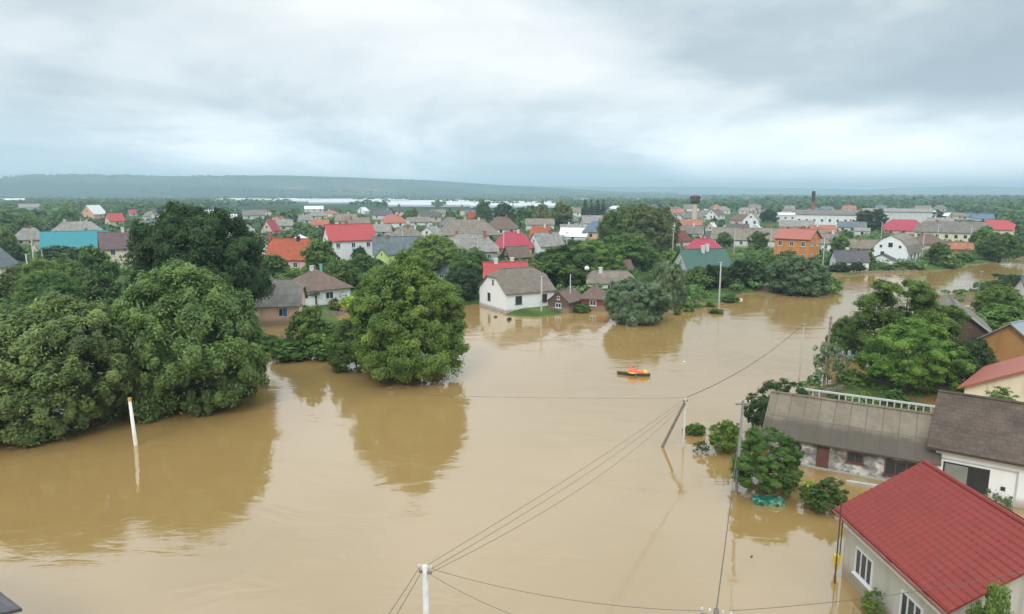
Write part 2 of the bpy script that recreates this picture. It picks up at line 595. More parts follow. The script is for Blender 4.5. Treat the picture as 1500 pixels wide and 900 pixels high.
RC = {
    'grey': ('grey sheet roof', (0.205, 0.185, 0.16), 'sheet'), 'tan': ('tan sheet roof', (0.25, 0.21, 0.165), 'sheet'),
    'ltgrey': ('light grey sheet roof', (0.30, 0.285, 0.26), 'sheet'), 'dkgrey': ('dark grey roof', (0.115, 0.11, 0.115), 'tile'),
    'brown': ('brown tile roof', (0.185, 0.12, 0.095), 'tile'), 'maroon': ('maroon roof', (0.20, 0.055, 0.055), 'tile'),
    'red': ('red metal roof', (0.40, 0.045, 0.045), 'metal'), 'crimson': ('crimson metal roof', (0.36, 0.025, 0.055), 'metal'),
    'salmon': ('salmon metal roof', (0.37, 0.105, 0.070), 'metal'), 'orange': ('orange tile roof', (0.44, 0.10, 0.045), 'tile'),
    'teal': ('teal metal roof', (0.02, 0.22, 0.25), 'metal'), 'green': ('green metal roof', (0.035, 0.10, 0.075), 'metal'),
    'blue': ('slate blue metal roof', (0.09, 0.13, 0.18), 'metal'), 'bluegrey': ('blue grey sheet roof', (0.15, 0.185, 0.20), 'sheet'),
    'purple': ('purple brown roof', (0.16, 0.105, 0.11), 'tile'), 'white': ('white roof', (0.70, 0.70, 0.68), 'metal'),
    'mauve': ('mauve brown shingle roof', (0.105, 0.075, 0.055), 'shingle'), 'rust': ('rusty roof', (0.42, 0.17, 0.10), 'sheet'),
    'whitehouse': ('weathered brown slate roof', (0.20, 0.165, 0.13), 'tile'),
    'metalgrey': ('galvanised roof', (0.24, 0.28, 0.30), 'metal'),
}
WC = {
    'white': (0.80, 0.80, 0.79), 'cream': (0.76, 0.68, 0.50), 'peach': (0.74, 0.44, 0.30), 'pink': (0.80, 0.54, 0.43),
    'grey': (0.42, 0.42, 0.39), 'lime': (0.58, 0.72, 0.24), 'orange': (0.62, 0.25, 0.085), 'brick': (0.42, 0.15, 0.09),
    'beige': (0.60, 0.53, 0.42), 'palegreen': (0.58, 0.66, 0.50), 'darkwood': (0.13, 0.08, 0.06), 'darkred': (0.22, 0.055, 0.045),
    'sand': (0.68, 0.60, 0.42), 'palegrey': (0.62, 0.62, 0.60), 'rosy': (0.72, 0.50, 0.47), 'ochre': (0.45, 0.24, 0.09),
}


def roofmat(k):
    n, c, kind = RC[k]
    return mat_roof(n, c, kind, rough=0.55 if kind == 'metal' else 0.85)


def house(name, label, x, y, z, rot, L, W, h, rise, roof='grey', wall='white', f=1.0, ov=0.45, wins=(), chims=(), doors=(),
          cat='house', base=None, frame=FRAME_W, detail=2, roofm=None, group=None, ribs=0, thick=0.14, kink=None, wallm=None):
    """ridge along local x. origin: base centre. f: height share of the gable (0 = full hip, 1 = gable).
    wins: (face, u, zc, w, h) face F (-y), B (+y), L (-x), R (+x); u in -1..1 along the face"""
    e = empty(name, (x, y, z), rot)
    tag(e, label, cat, group)
    hl, hw = L / 2, W / 2
    # walls with gables
    mb = MB()
    gx = hw * (1 - f)
    mb.add([(-hl, -hw, -1.6), (hl, -hw, -1.6), (hl, hw, -1.6), (-hl, hw, -1.6), (-hl, -hw, h), (hl, -hw, h), (hl, hw, h), (-hl, hw, h)],
           [(0, 3, 2, 1), (0, 1, 5, 4), (1, 2, 6, 5), (2, 3, 7, 6), (3, 0, 4, 7), (4, 5, 6, 7)])
    if f > 0.02:
        zt = h + rise * f - 0.05
        yt = hw * (1 - f)
        for sx in (-1, 1):
            xo = sx * hl; xi = sx * (hl - 0.22)
            poly = [(-hw, h + 0.004), (hw, h + 0.004), (yt, zt), (-yt, zt)] if yt > 0.05 else [(-hw, h + 0.004), (hw, h + 0.004), (0, zt)]
            mb.prism(poly, 'x', xo, xi)
    wl = mb.build('wall', wallm or mat_wall('wall ' + wall, WC[wall]), e)
    recalc(wl)
    if base:
        bb = MB()
        bb.box(-hl - 0.06, -hw - 0.06, -1.6, hl + 0.06, hw + 0.06, base)
        bb.build('foundation', CONC, e)
    # roof
    k = rise / hw
    X = hl + ov; Y = hw + ov
    ze = h - ov * k
    zr = h + rise
    inset = (1 - f) * (hw)
    yf = Y * (1 - f)
    zf = ze + (zr - ze) * f
    top = {}
    V = [(-X, -Y, ze), (X, -Y, ze), (X, Y, ze), (-X, Y, ze)]
    if f > 0.98:
        V += [(-X, 0, zr), (X, 0, zr)]
        P = [(0, 1, 5, 4), (2, 3, 4, 5)]
        rim = [0, 1, 5, 2, 3, 4]
    elif f < 0.02:
        V += [(-(hl - inset) + 0, 0, zr), ((hl - inset), 0, zr)]
        if hl - inset < 0.05:
            V[4] = (-0.05, 0, zr); V[5] = (0.05, 0, zr)
        P = [(0, 1, 5, 4), (2, 3, 4, 5), (1, 2, 5), (3, 0, 4)]
        rim = [0, 1, 2, 3]
    else:
        V += [(-(hl - inset), 0, zr), ((hl - inset), 0, zr), (-X, -yf, zf), (X, -yf, zf), (X, yf, zf), (-X, yf, zf)]
        P = [(0, 1, 7, 5, 4, 6), (2, 3, 9, 4, 5, 8), (7, 8, 5), (9, 6, 4)]
        rim = [0, 1, 7, 8, 2, 3, 9, 6]
    V = [(a, b, c + 0.05) for a, b, c in V]
    n = len(V)
    rb = MB()
    VV = V + [(a, b, c - thick) for a, b, c in V]
    FF = list(P) + [tuple(i + n for i in reversed(p)) for p in P]
    for i in range(len(rim)):
        a = rim[i]; b = rim[(i + 1) % len(rim)]
        FF.append((a, a + n, b + n, b))
    rb.add(VV, FF)
    if ribs:
        nr = int(math.hypot(Y, zr - ze) / ribs)      # pressed metal courses stepping down the slope
        for i in range(1, nr + 1):
            t_ = i / (nr + 0.3)
            for sg in (-1, 1):
                q = []
                for tt, up in ((t_, 0.05), (t_ - 0.16 / nr, 0.085), (t_ + 0.10 / nr, 0.085)):
                    q.append((sg * Y * tt, zr + (ze - zr) * tt + up))
                rb.prism([q[0], q[2], q[1]], 'x', -X - 0.01, X + 0.01)
    ro = rb.build('roof', roofm or roofmat(roof), e)
    recalc(ro)
    if detail >= 2:
        if f > 0.98 or f > 0.02:
            pass
        rc = MB()
        rx0, rx1 = V[4][0], V[5][0]
        if rx1 - rx0 > 0.3:
            rc.tube([(rx0, 0, zr + 0.06), (rx1, 0, zr + 0.06)], 0.11, 6)
            rc.build('ridge_cap', roofm or roofmat(roof), ro)
    for c in chims:
        cx, cy, cw, chh = c[:4]
        zc0 = h + rise * (1 - abs(cy) / hw) - 0.3
        cb = MB()
        cb.box(cx - cw / 2, cy - cw / 2, zc0, cx + cw / 2, cy + cw / 2, h + rise + chh)
        cb.box(cx - cw / 2 - 0.07, cy - cw / 2 - 0.07, h + rise + chh + 0.002, cx + cw / 2 + 0.07, cy + cw / 2 + 0.07, h + rise + chh + 0.12)
        cb.build('chimney', c[4] if len(c) > 4 else BRICK, ro)

    def face_xf(face, u, zc):
        if face == 'F':
            return Vector((u * hl, -hw, zc)), Vector((1, 0, 0)), Vector((0, -1, 0))
        if face == 'B':
            return Vector((u * hl, hw, zc)), Vector((-1, 0, 0)), Vector((0, 1, 0))
        if face == 'L':
            return Vector((-hl, u * hw, zc)), Vector((0, -1, 0)), Vector((-1, 0, 0))
        return Vector((hl, u * hw, zc)), Vector((0, 1, 0)), Vector((1, 0, 0))

    def orient_box(mbx, o, ax, nx, u0, z0, u1, z1, d0, d1, mi=0):
        vs = []
        for dd in (d0, d1):
            for uu, zz in ((u0, z0), (u1, z0), (u1, z1), (u0, z1)):
                q = o + ax * uu + nx * dd
                vs.append((q.x, q.y, q.z + zz))
        mbx.add(vs, [(3, 2, 1, 0), (4, 5, 6, 7), (0, 1, 5, 4), (1, 2, 6, 5), (2, 3, 7, 6), (3, 0, 4, 7)], mi)

    for w in wins:
        face, u, zc, ww, wh = w[:5]
        fm = w[5] if len(w) > 5 else frame
        o, ax, nx = face_xf(face, u, zc)
        if detail >= 2:
            fb = MB()
            t_ = 0.09 if ww > 0.7 else 0.06
            a, b = ww / 2, wh / 2
            orient_box(fb, o, ax, nx, -a, -b, a, -b + t_, 0.0, 0.07)
            orient_box(fb, o, ax, nx, -a, b - t_, a, b, 0.0, 0.07)
            orient_box(fb, o, ax, nx, -a, -b + t_, -a + t_, b - t_, 0.0, 0.07)
            orient_box(fb, o, ax, nx, a - t_, -b + t_, a, b - t_, 0.0, 0.07)
            nm = 2 if ww > 1.5 else (1 if ww > 0.8 else 0)
            for q in range(nm):
                uu = -a + ww * (q + 1) / (nm + 1)
                orient_box(fb, o, ax, nx, uu - 0.035, -b + t_, uu + 0.035, b - t_, 0.0, 0.06)
            orient_box(fb, o, ax, nx, -a - 0.08, -b - 0.08, a + 0.08, -b - 0.004, 0.0, 0.14)
            wo_ = fb.build('window', fm, e)
            recalc(wo_)
            pb = MB()
            orient_box(pb, o, ax, nx, -a + t_ * 0.5, -b + t_ * 0.5, a - t_ * 0.5, b - t_ * 0.5, -0.02, 0.018)
            po = pb.build('pane', GLASS, wo_)
            recalc(po)
        else:
            pb = MB()
            orient_box(pb, o, ax, nx, -ww / 2, -wh / 2, ww / 2, wh / 2, -0.05, 0.05)
            recalc(pb.build('window', GLASS, e))
    for d in doors:
        face, u, z0, ww, wh = d[:5]
        o, ax, nx = face_xf(face, u, z0)
        db = MB()
        orient_box(db, o, ax, nx, -ww / 2, 0, ww / 2, wh, -0.03, 0.05)
        do = db.build('door', d[5] if len(d) > 5 else FRAME_B, e)
        recalc(do)
    return e


def view_rot(x, y, rot):
    return R(rot) - math.atan2(x, y)


def register(e, xc, L, W, h, rise, phrase, protect=True, cover=0.45):
    x, y, z = e.location
    pts = []
    rz = e.rotation_euler.z
    for sx in (-1, 1):
        for sy in (-1, 1):
            for zz in (0, h, h + rise):
                lx, ly = sx * L / 2, sy * W / 2
                if zz > h:
                    ly = 0
                wx = x + lx * math.cos(rz) - ly * math.sin(rz)
                wy = y + lx * math.sin(rz) + ly * math.cos(rz)
                pts.append(pj(wx, wy, z + zz))
    xs = [p[0] for p in pts]; ys = [p[1] for p in pts]
    yb = max(ys); yt = min(ys)
    hp = (yb - yt) * (h / (h + rise + 1e-6)) * (1 - cover)
    c = (min(xs) + max(xs)) / 2; hwid = (max(xs) - min(xs)) / 2
    if protect:
        PROT.append((c - hwid * 0.93, c + hwid * 0.93, yt, yb - hp, math.hypot(x, y)))
    FOOT.append((x, y, max(L, W) * 0.5))
    if phrase:
        LAND.append((c, (yt + yb) / 2, y, phrase))


USED_L = set()


def H(xc, by, L, W, h, rise, rot, roof, wall, label, phrase=None, f=1.0, nw=3, sidew=1, chims=1, cat='house', protect=True,
      cover=0.45, storeys=None, name=None, detail=None, gablew=None, z=GZ, group=None, chm=None, frame=FRAME_W, base=None):
    """a village building from its picture position: sizes L, W, h, rise in photo pixels, rot relative to the line of sight"""
    g = gp(xc, by, z)
    s = (g.y * cp + (CAM_H - z) * sp) / FOC
    Lm, Wm, hm, rm = L * s, W * s, h * s, rise * s
    if detail is None:
        detail = 2 if g.y < 260 else 1
    st = storeys or (2 if hm > 5.2 else 1)
    wins = []
    wh = min(1.35, hm / st * 0.5); ww = 1.1
    for k in range(st):
        zc = hm / st * (k + 0.55)
        for i in range(nw):
            u = -1 + 2 * (i + 0.5) / nw
            wins.append(('F', u, zc, ww, wh))
        for sd_ in 'LR':
            for i in range(sidew):
                wins.append((sd_, -1 + 2 * (i + 0.5) / sidew, zc, ww, wh))
    if f > 0.4 and rm > 1.5:
        for sd_ in 'LR':
            wins.append((sd_, 0.0, hm + rm * 0.33, min(0.9, Wm * 0.12), min(1.0, rm * 0.35)))
    ch = []
    rnd = random.Random(int(xc * 7 + by))
    for i in range(chims):
        ch.append((Lm * rnd.uniform(-0.28, 0.28), Wm * rnd.uniform(-0.12, 0.12), 0.7, rnd.uniform(0.5, 1.1), chm or rnd.choice([BRICK, BRICK, CHIM_W])))
    e = house(name or 'house', label, g.x, g.y, z, view_rot(g.x, g.y, rot), Lm, Wm, hm, rm, roof, wall, f=f, wins=wins, chims=ch,
              cat=cat, detail=detail, ov=min(0.5, Wm * 0.06), group=group, frame=frame, base=base)
    register(e, xc, Lm, Wm, hm, rm, phrase, protect, cover)
    return e


# ---- left part of the village
H(-32, 418, 70, 80, 31, 44, 72, 'bluegrey', 'cream', 'cream gabled house with grey roof cut by the left edge of the photo', 'the cream gable at the left edge', nw=2, gablew=1, base=None)
H(113, 376, 80, 44, 15, 22, -5, 'teal', 'white', 'long white house under a bright teal metal roof', 'the teal-roofed house', nw=4, f=1.0, chims=1, chm=BRICK)
H(115, 348, 62, 34, 8, 15, 3, 'ltgrey', 'beige', 'low house with pale grey hipped roof behind the teal-roofed house', 'the pale grey roof behind the teal one', f=0.2, chims=2)
H(182, 394, 54, 40, 33, 21, 4, 'purple', 'cream', 'two-storey cream house with purple-brown roof right of the teal roof', 'the cream two-storey house', nw=2, sidew=2)
H(45, 358, 34, 28, 9, 15, 0, 'ltgrey', 'beige', 'small house with rounded pale grey hipped roof left of the teal roof', 'the small rounded grey roof', f=0.3, chims=1, chm=BRICK)
H(62, 372, 18, 14, 10, 8, 20, 'tan', 'sand', 'tiny sandy shed with tan roof against the teal-roofed house', None, nw=1, chims=0, cat='shed', name='shed')
H(138, 321, 28, 20, 8, 12, 55, 'white', 'peach', 'peach house with white-edged steep roof among far left trees', 'the peach house on the far left', nw=1, chims=1)
H(169, 333, 20, 18, 10, 10, 20, 'red', 'sand', 'small sand-walled house with bright red roof among far left trees', 'the little red roof on the far left', nw=1, chims=0)
H(194, 317, 10, 9, 4, 6, 30, 'red', 'white', 'tiny white hut with red roof just left of the great dark oak', None, nw=1, chims=0, cat='hut', name='hut')
H(44, 309, 26, 16, 5, 5, 4, 'ltgrey', 'palegrey', 'pale grey low building far off above the rounded grey roof', None, nw=2, chims=0)
H(18, 297, 30, 12, 4, 2, 2, 'white', 'white', 'long white shed on the far fields at left', None, nw=0, chims=0, cat='shed', name='shed')
H(58, 289, 22, 8, 3, 1.5, 2, 'white', 'white', 'white farm building far off above the left treetops', None, nw=0, chims=0, cat='barn', name='barn')
# ---- left centre
H(372, 322, 30, 20, 7, 7, 3, 'grey', 'palegrey', 'grey-roofed pale house peeping out right of the great dark oak top', 'the pale house right of the oak top', nw=2)
H(397, 344, 22, 18, 7, 14, 60, 'crimson', 'beige', 'beige house with crimson gabled roof right of the dark oak', 'the crimson gable by the oak', nw=1)
H(394, 376, 24, 22, 15, 16, 62, 'grey', 'palegreen', 'pale green house with grey roof half hidden by the dark oak', 'the pale green house by the oak', nw=1)
H(440, 384, 60, 66, 21, 17, 86, 'white', 'white', 'wide white building with low white gable behind the orange roof', 'the wide white gable', nw=2, chims=0, cat='building', name='outbuilding')
H(428, 398, 58, 42, 22, 26, -24, 'orange', 'rosy', 'pink-gabled house with bright orange roof and dark chimney', 'the orange-roofed house', nw=2, sidew=2, chims=1, chm=DARK, cover=0.2)
H(513, 388, 66, 40, 39, 20, 16, 'red', 'white', 'tall white house with wide red roof and brown balconies', 'the wide red-roofed white house', nw=3, sidew=2, chims=1)
H(415, 338, 26, 20, 8, 8, 4, 'ltgrey', 'beige', 'small light grey roof between the crimson gable and the red-roofed house', 'the light grey roof above the white gable', nw=1)
H(470, 335, 24, 18, 6, 7, -10, 'rust', 'rosy', 'rosy house with faded rust roof behind the red-roofed white house', 'the faded rust roof', nw=1)
H(447, 328, 18, 14, 6, 7, 20, 'ltgrey', 'palegrey', 'little pale grey house behind the wide white gable', None, nw=1)
H(460, 311, 26, 12, 5, 4, 2, 'white', 'cream', 'cream long house far off left of the greenhouses', None, nw=3, chims=0)
H(532, 314, 14, 12, 5, 5, 60, 'white', 'white', 'small white gable far off above the wide red roof', None, nw=1, chims=0)
H(522, 338, 38, 22, 8, 11, 3, 'tan', 'beige', 'beige house with tan roof right behind the wide red roof', 'the tan roof behind the red one', nw=2)
H(582, 390, 66, 34, 21, 22, 2, 'bluegrey', 'lime', 'lime green house with blue-grey roof', 'the lime green house', nw=3, chims=1)
for xx, ww, nm in ((560, 20, 'left'), (592, 17, 'right')):
    H(xx, 396, 22, ww, 20, 12, 88, 'bluegrey', 'lime', 'lime green gabled wing at the %s end of the lime house' % nm, None, nw=0, chims=0, cat='house wing', name='house_wing', protect=True)
H(576, 334, 32, 24, 9, 10, 12, 'salmon', 'white', 'white house with salmon hipped roof below the greenhouses', 'the salmon hipped roof', nw=2, f=0.3)
H(585, 321, 11, 10, 12, 10, 5, 'dkgrey', 'rosy', 'slim pink tower house with dark pyramid roof by the greenhouses', 'the pink tower house', nw=1, f=0.0, chims=0)
H(556, 346, 34, 26, 8, 9, -12, 'ltgrey', 'palegrey', 'pale grey roof house left of the brown-grey hipped roof', 'the pale grey house behind the lime one', nw=2)
H(596, 356, 44, 30, 9, 14, 6, 'tan', 'beige', 'beige house with brownish hipped roof above the lime house', 'the brownish hipped roof above the lime house', f=0.2, nw=2, chims=2)
H(632, 354, 30, 34, 10, 12, 64, 'ltgrey', 'white', 'white gabled house with light grey roof above the leafy centre tree', 'the white gable above the centre trees', nw=2)
H(656, 350, 26, 28, 10, 9, 58, 'grey', 'white', 'second white gable with grey roof right of the first', 'the second white gable', nw=1)
H(611, 378, 26, 30, 12, 13, 66, 'dkgrey', 'white', 'white gabled house with dark roof right of the lime house', 'the dark-roofed gable right of the lime house', nw=1, chims=0)
H(663, 384, 30, 22, 14, 10, 20, 'ltgrey', 'brick', 'brick-red house with light grey roof behind the leafy centre tree', None, nw=1)
H(685, 352, 84, 44, 10, 20, 4, 'tan', 'beige', 'large beige house with broad tan hipped roof', 'the broad tan hipped roof', f=0.15, nw=4, chims=1)
H(690, 386, 72, 44, 21, 22, 6, 'ltgrey', 'grey', 'grey house with wide pale hipped roof left of the crimson roof', 'the wide pale roof left of the crimson roof', f=0.25, nw=3, chims=2)
H(690, 327, 12, 10, 8, 8, 20, 'orange', 'brick', 'narrow brick house with orange roof below the greenhouses', 'the narrow brick house', nw=1, chims=1)
H(677, 316, 6, 6, 8, 9, 10, 'brown', 'sand', 'tiny sand-coloured bell tower with pointed brown roof', None, nw=0, f=0.0, chims=0, cat='tower', name='bell_tower')
H(735, 344, 46, 34, 10, 16, -4, 'brown', 'white', 'white house with brown hipped roof and brick chimney above the crimson roof', 'the brown hipped roof above the crimson one', f=0.1, nw=3, chims=1, chm=BRICK)
H(752, 374, 54, 36, 14, 20, -3, 'crimson', 'peach', 'peach house with crimson hipped roof in the centre of the village', 'the crimson-roofed peach house', f=0.2, nw=3, chims=1, cover=0.1)
H(799, 374, 40, 36, 16, 17, 34, 'ltgrey', 'white', 'white gabled house with light grey roof right of the crimson roof', 'the white gable right of the crimson roof', nw=1)
H(793, 354, 28, 22, 10, 12, -30, 'orange', 'white', 'white-gabled house with orange roof above the light grey roof', 'the orange roof in the centre', nw=1, sidew=2)
H(842, 352, 40, 26, 7, 11, -14, 'white', 'white', 'low building with plain white roof left of the slate-blue roof', 'the plain white roof', nw=1, chims=0)
H(876, 352, 44, 30, 14, 14, 2, 'blue', 'peach', 'peach house with slate-blue hipped roof', 'the slate-blue hipped roof', f=0.05, nw=2, chims=1)
H(874, 334, 44, 26, 8, 10, 12, 'ltgrey', 'white', 'white long house with pale roof behind the slate-blue roof', None, nw=3)
H(756, 385, 34, 28, 10, 14, 28, 'brown', 'darkwood', 'dark wooden outhouse with brown roof below the crimson-roofed house', None, nw=1, chims=0, cat='outhouse', name='outhouse')
H(740, 434, 62, 34, 30, 20, 8, 'red', 'beige', 'red-roofed house just behind the white flooded house', 'the red roof behind the white flooded house', nw=2, chims=2, cover=0.9)
H(836, 345, 30, 20, 8, 8, 6, 'ltgrey', 'palegreen', 'pale building behind the plain white roof', None, nw=2, protect=False)
H(651, 410, 26, 22, 12, 10, -20, 'bluegrey', 'grey', 'small blue-grey roof behind the big centre tree', None, nw=1, chims=0)
H(893, 428, 66, 30, 16, 15, 3, 'tan', 'palegreen', 'pale green cottage with tan roof behind the round willow', 'the pale green cottage', nw=3, chims=1, f=0.5)
H(829, 452, 46, 34, 14, 14, 62, 'brown', 'darkwood', 'dark open-fronted shed with brown roof right of the white flooded house', 'the dark shed by the white house', nw=0, chims=0, cat='shed', name='shed', cover=0.1, z=0.3)
H(871, 450, 40, 34, 16, 15, -8, 'brown', 'darkred', 'dark red shed with brown hipped roof standing at the waterline', 'the dark red shed', nw=1, chims=0, f=0.0, cat='shed', name='shed', cover=0.1, z=0.3)
H(924, 393, 18, 14, 12, 8, 50, 'orange', 'white', 'small white house with orange roof end behind the tall willow', None, nw=1, chims=0)
H(913, 405, 22, 18, 12, 12, 30, 'brown', 'beige', 'small brown-roofed house at the left foot of the tall willow', None, nw=1, chims=0, protect=False)
H(905, 347, 26, 20, 6, 9, 8, 'tan', 'beige', 'tan-roofed house just right of the slate-blue roof', None, nw=1)
# ---- right centre
H(1027, 404, 66, 56, 14, 25, 27, 'green', 'palegrey', 'pale house with dark green metal roof above the riverside trees', 'the green-roofed house', nw=3, sidew=2, chims=2, chm=CHIM_W, cover=0.15)
H(1030, 378, 58, 40, 10, 18, -3, 'crimson', 'peach', 'crimson hipped roof just behind the green-roofed house', 'the crimson roof behind the green one', f=0.1, nw=3, chims=1)
H(990, 364, 32, 24, 12, 13, 40, 'maroon', 'cream', 'cream gabled house with maroon roof left of the crimson roof', 'the cream gable with maroon roof', nw=1)
H(1012, 350, 34, 24, 9, 10, -10, 'grey', 'white', 'white house with grey roof below the water tower', 'the white house below the water tower', nw=1, sidew=2)
H(1008, 336, 36, 20, 7, 7, 3, 'rust', 'brick', 'brick building with rusty red roof at the foot of the water tower', None, nw=3, chims=0)
H(992, 334, 14, 16, 16, 6, 80, 'bluegrey', 'palegrey', 'narrow pale blue house left of the water tower', None, nw=1, chims=0)
H(1042, 344, 22, 18, 6, 12, 78, 'white', 'beige', 'house with a white gable top right of the water tower', None, nw=1, chims=1)
H(1050, 357, 34, 20, 8, 10, 14, 'dkgrey', 'white', 'low white house with dark grey roof above the crimson roof', None, nw=2, chims=1)
H(1063, 342, 16, 16, 6, 8, 84, 'tan', 'white', 'small white gable left of the long tan roofs', None, nw=1, chims=0)
H(1122, 362, 150, 44, 12, 15, -2, 'tan', 'white', 'very long white building with plain tan roof left of the orange house', 'the very long tan roof', nw=9, chims=2, cat='building', name='long_building')
H(1166, 384, 50, 40, 36, 12, -22, 'salmon', 'orange', 'tall orange brick house with salmon roof and balconies', 'the tall orange brick house', nw=3, sidew=2, chims=2, chm=BRICK, storeys=2, cover=0.1, f=1.0)
H(1100, 338, 22, 22, 16, 12, 84, 'ltgrey', 'white', 'tall white house with pointed gable above the very long tan roof', 'the tall white pointed gable', nw=2, sidew=2)
H(1085, 332, 30, 20, 10, 8, 6, 'brown', 'beige', 'beige house with brown roof left of the pointed white gable', None, nw=2, f=0.2)
H(1107, 345, 22, 22, 7, 9, 86, 'white', 'white', 'low white arch-topped gable above the very long tan roof', None, nw=1, chims=0)
H(1080, 343, 30, 16, 8, 7, 4, 'dkgrey', 'darkwood', 'dark timbered house with dark roof above the very long tan roof', None, nw=2)
H(1128, 323, 40, 20, 5, 3, 2, 'ltgrey', 'palegrey', 'flat pale works hall behind the round dark tree', None, nw=3, chims=0, cat='hall', name='works_hall')
H(1160, 325, 46, 20, 10, 3, 2, 'white', 'white', 'bright white works hall left of the brick chimney stack', 'the white works hall', nw=5, chims=0, cat='hall', name='works_hall')
H(1166, 337, 46, 22, 6, 8, 3, 'ltgrey', 'palegrey', 'pale hall with curved white roof stripe behind the orange house', None, nw=2, chims=0, cat='hall', name='works_hall')
H(1215, 334, 92, 30, 20, 6, -1, 'grey', 'white', 'long white factory with a row of dark windows right of the chimney stack', 'the long white factory', nw=9, chims=0, cat='factory', name='factory', storeys=1)
H(1312, 330, 88, 34, 20, 4, 1, 'ltgrey', 'palegrey', 'broad pale factory hall behind the round dark right-hand tree', 'the broad pale factory hall', nw=0, chims=0, cat='factory', name='factory')
H(1204, 345, 34, 20, 6, 9, 12, 'rust', 'white', 'house with reddish brown roof in front of the long white factory', None, nw=2)
H(1247, 341, 36, 20, 9, 7, 3, 'bluegrey', 'palegrey', 'pale house with blue-grey roof in front of the long white factory', None, nw=3)
H(1208, 368, 44, 34, 13, 12, 2, 'tan', 'white', 'white building with tan roof right of the orange brick house', 'the tan roof right of the orange house', nw=3, chims=1)
H(1258, 368, 66, 26, 6, 11, -3, 'tan', 'beige', 'low beige building with wide tan roof left of the big white house', 'the wide tan roof left of the big white house', nw=3)
H(1262, 346, 20, 14, 8, 4, 4, 'ltgrey', 'palegrey', 'small pale box-like building below the dark round tree', None, nw=1, chims=0)
H(1322, 344, 50, 34, 8, 14, 4, 'crimson', 'rosy', 'rosy building with crimson roof above the big white house', 'the crimson roof above the big white house', nw=3, f=0.4, chims=0)
H(1312, 330, 24, 16, 7, 7, 3, 'dkgrey', 'grey', 'dark grey ridge roof rising behind the crimson roof', None, nw=0, protect=False)
H(1394, 354, 92, 36, 15, 14, -4, 'grey', 'cream', 'long cream school-like building with grey roof', 'the long cream building', nw=8, chims=1, f=0.5, cat='building', name='long_building')
H(1459, 350, 40, 34, 15, 12, -4, 'red', 'cream', 'cream building with bright red roof at the end of the long grey roof', 'the bright red roof at far right', nw=3, f=0.5, chims=0)
H(1356, 366, 40, 30, 10, 12, 22, 'brown', 'beige', 'house with brown-grey hipped roof behind the big white house', 'the brown hipped roof behind the big white house', f=0.2, nw=2)
H(1412, 322, 26, 16, 4, 5, 6, 'blue', 'white', 'white house with blue roof above the long cream building', None, nw=1)
H(1438, 324, 26, 18, 4, 6, 10, 'blue', 'white', 'white gabled house with blue roof left of the bright red roof', None, nw=1)
H(1384, 321, 20, 14, 5, 4, 2, 'white', 'white', 'small white building above the long cream building', None, nw=1, chims=0)
H(1402, 322, 16, 12, 6, 4, 30, 'tan', 'sand', 'small sandy building between white and blue-roofed houses', None, nw=1, chims=0)
H(1243, 394, 44, 30, 13, 14, 20, 'dkgrey', 'white', 'small white gabled cottage with dark grey roof on the far shore', 'the small white cottage on the far shore', nw=2, sidew=1, cover=0.1)
H(1405, 372, 30, 20, 8, 8, 10, 'rust', 'brick', 'weathered reddish shed between the garden trees at right', None, nw=1, chims=0, cat='shed', name='shed')
# random small roofs that fill the village core
fill_rng = random.Random(5)
fill_n = 0
ords = ['first', 'second', 'third', 'fourth', 'fifth', 'sixth', 'seventh', 'eighth', 'ninth', 'tenth', 'eleventh', 'twelfth', 'thirteenth', 'fourteenth']
fills = []
for tr in range(4000):
    if len(fills) >= 62:
        break
    xc = fill_rng.uniform(540, 1400) if fill_rng.random() < 0.8 else fill_rng.uniform(200, 540); by = fill_rng.choice([310, 314, 318, 322, 326, 332, 338, 346, 355])
    g = gp(xc, by, GZ)
    ok = all((g.x - a) ** 2 + (g.y - b) ** 2 > (rr_ + 11) ** 2 for a, b, rr_ in FOOT)
    if not ok:
        continue
    if 300 < by < 317 and xc < 900:
        continue
    if sdist(np.array([[g.x, g.y]]), WATER[0])[0] > -12:
        continue
    s = 1 / ((g.y) / FOC)
    wd = fill_rng.uniform(10, 15) * s
    # stay out of the view of bigger houses behind
    top = by - 7.5 * s
    if any(p[4] > g.y + 5 and xc + wd / 2 > p[0] and xc - wd / 2 < p[1] and top < p[3] - 3 and by > p[2] for p in PROT):
        continue
    rk = fill_rng.choice(['grey', 'tan', 'ltgrey', 'grey', 'tan', 'brown', 'bluegrey', 'rust', 'ltgrey', 'dkgrey', 'white', 'salmon'])
    wk = fill_rng.choice(['white', 'beige', 'cream', 'palegrey', 'white', 'sand'])
    fills.append((xc, by, rk, wk))
    e = H(xc, by, wd, fill_rng.uniform(8, 10) * s, fill_rng.uniform(2.8, 4.2) * s, fill_rng.uniform(2.5, 3.8) * s,
          fill_rng.choice([-70, -20, -8, 3, 8, 22, 65]), rk, wk, 'x', None, nw=2, chims=1, f=fill_rng.choice([1.0, 1.0, 0.3]), protect=True)
    fills[-1] = (xc, by, rk, wk, e)

# ------------------------------------------------------------------ hand-measured houses near the water
wallW = mat_wall('clean white plaster', (0.85, 0.86, 0.86), dirt=0.06, zstain=0.35)


def along(ax, ay, bx, by_, depth):
    """house whose front wall runs a->b; returns centre and rotation"""
    d = Vector((bx - ax, by_ - ay)); L = d.length; d.normalize()
    n = Vector((-d.y, d.x))
    c = Vector((ax + bx, ay + by_)) / 2 + n * depth / 2
    return c.x, c.y, math.atan2(d.y, d.x), L


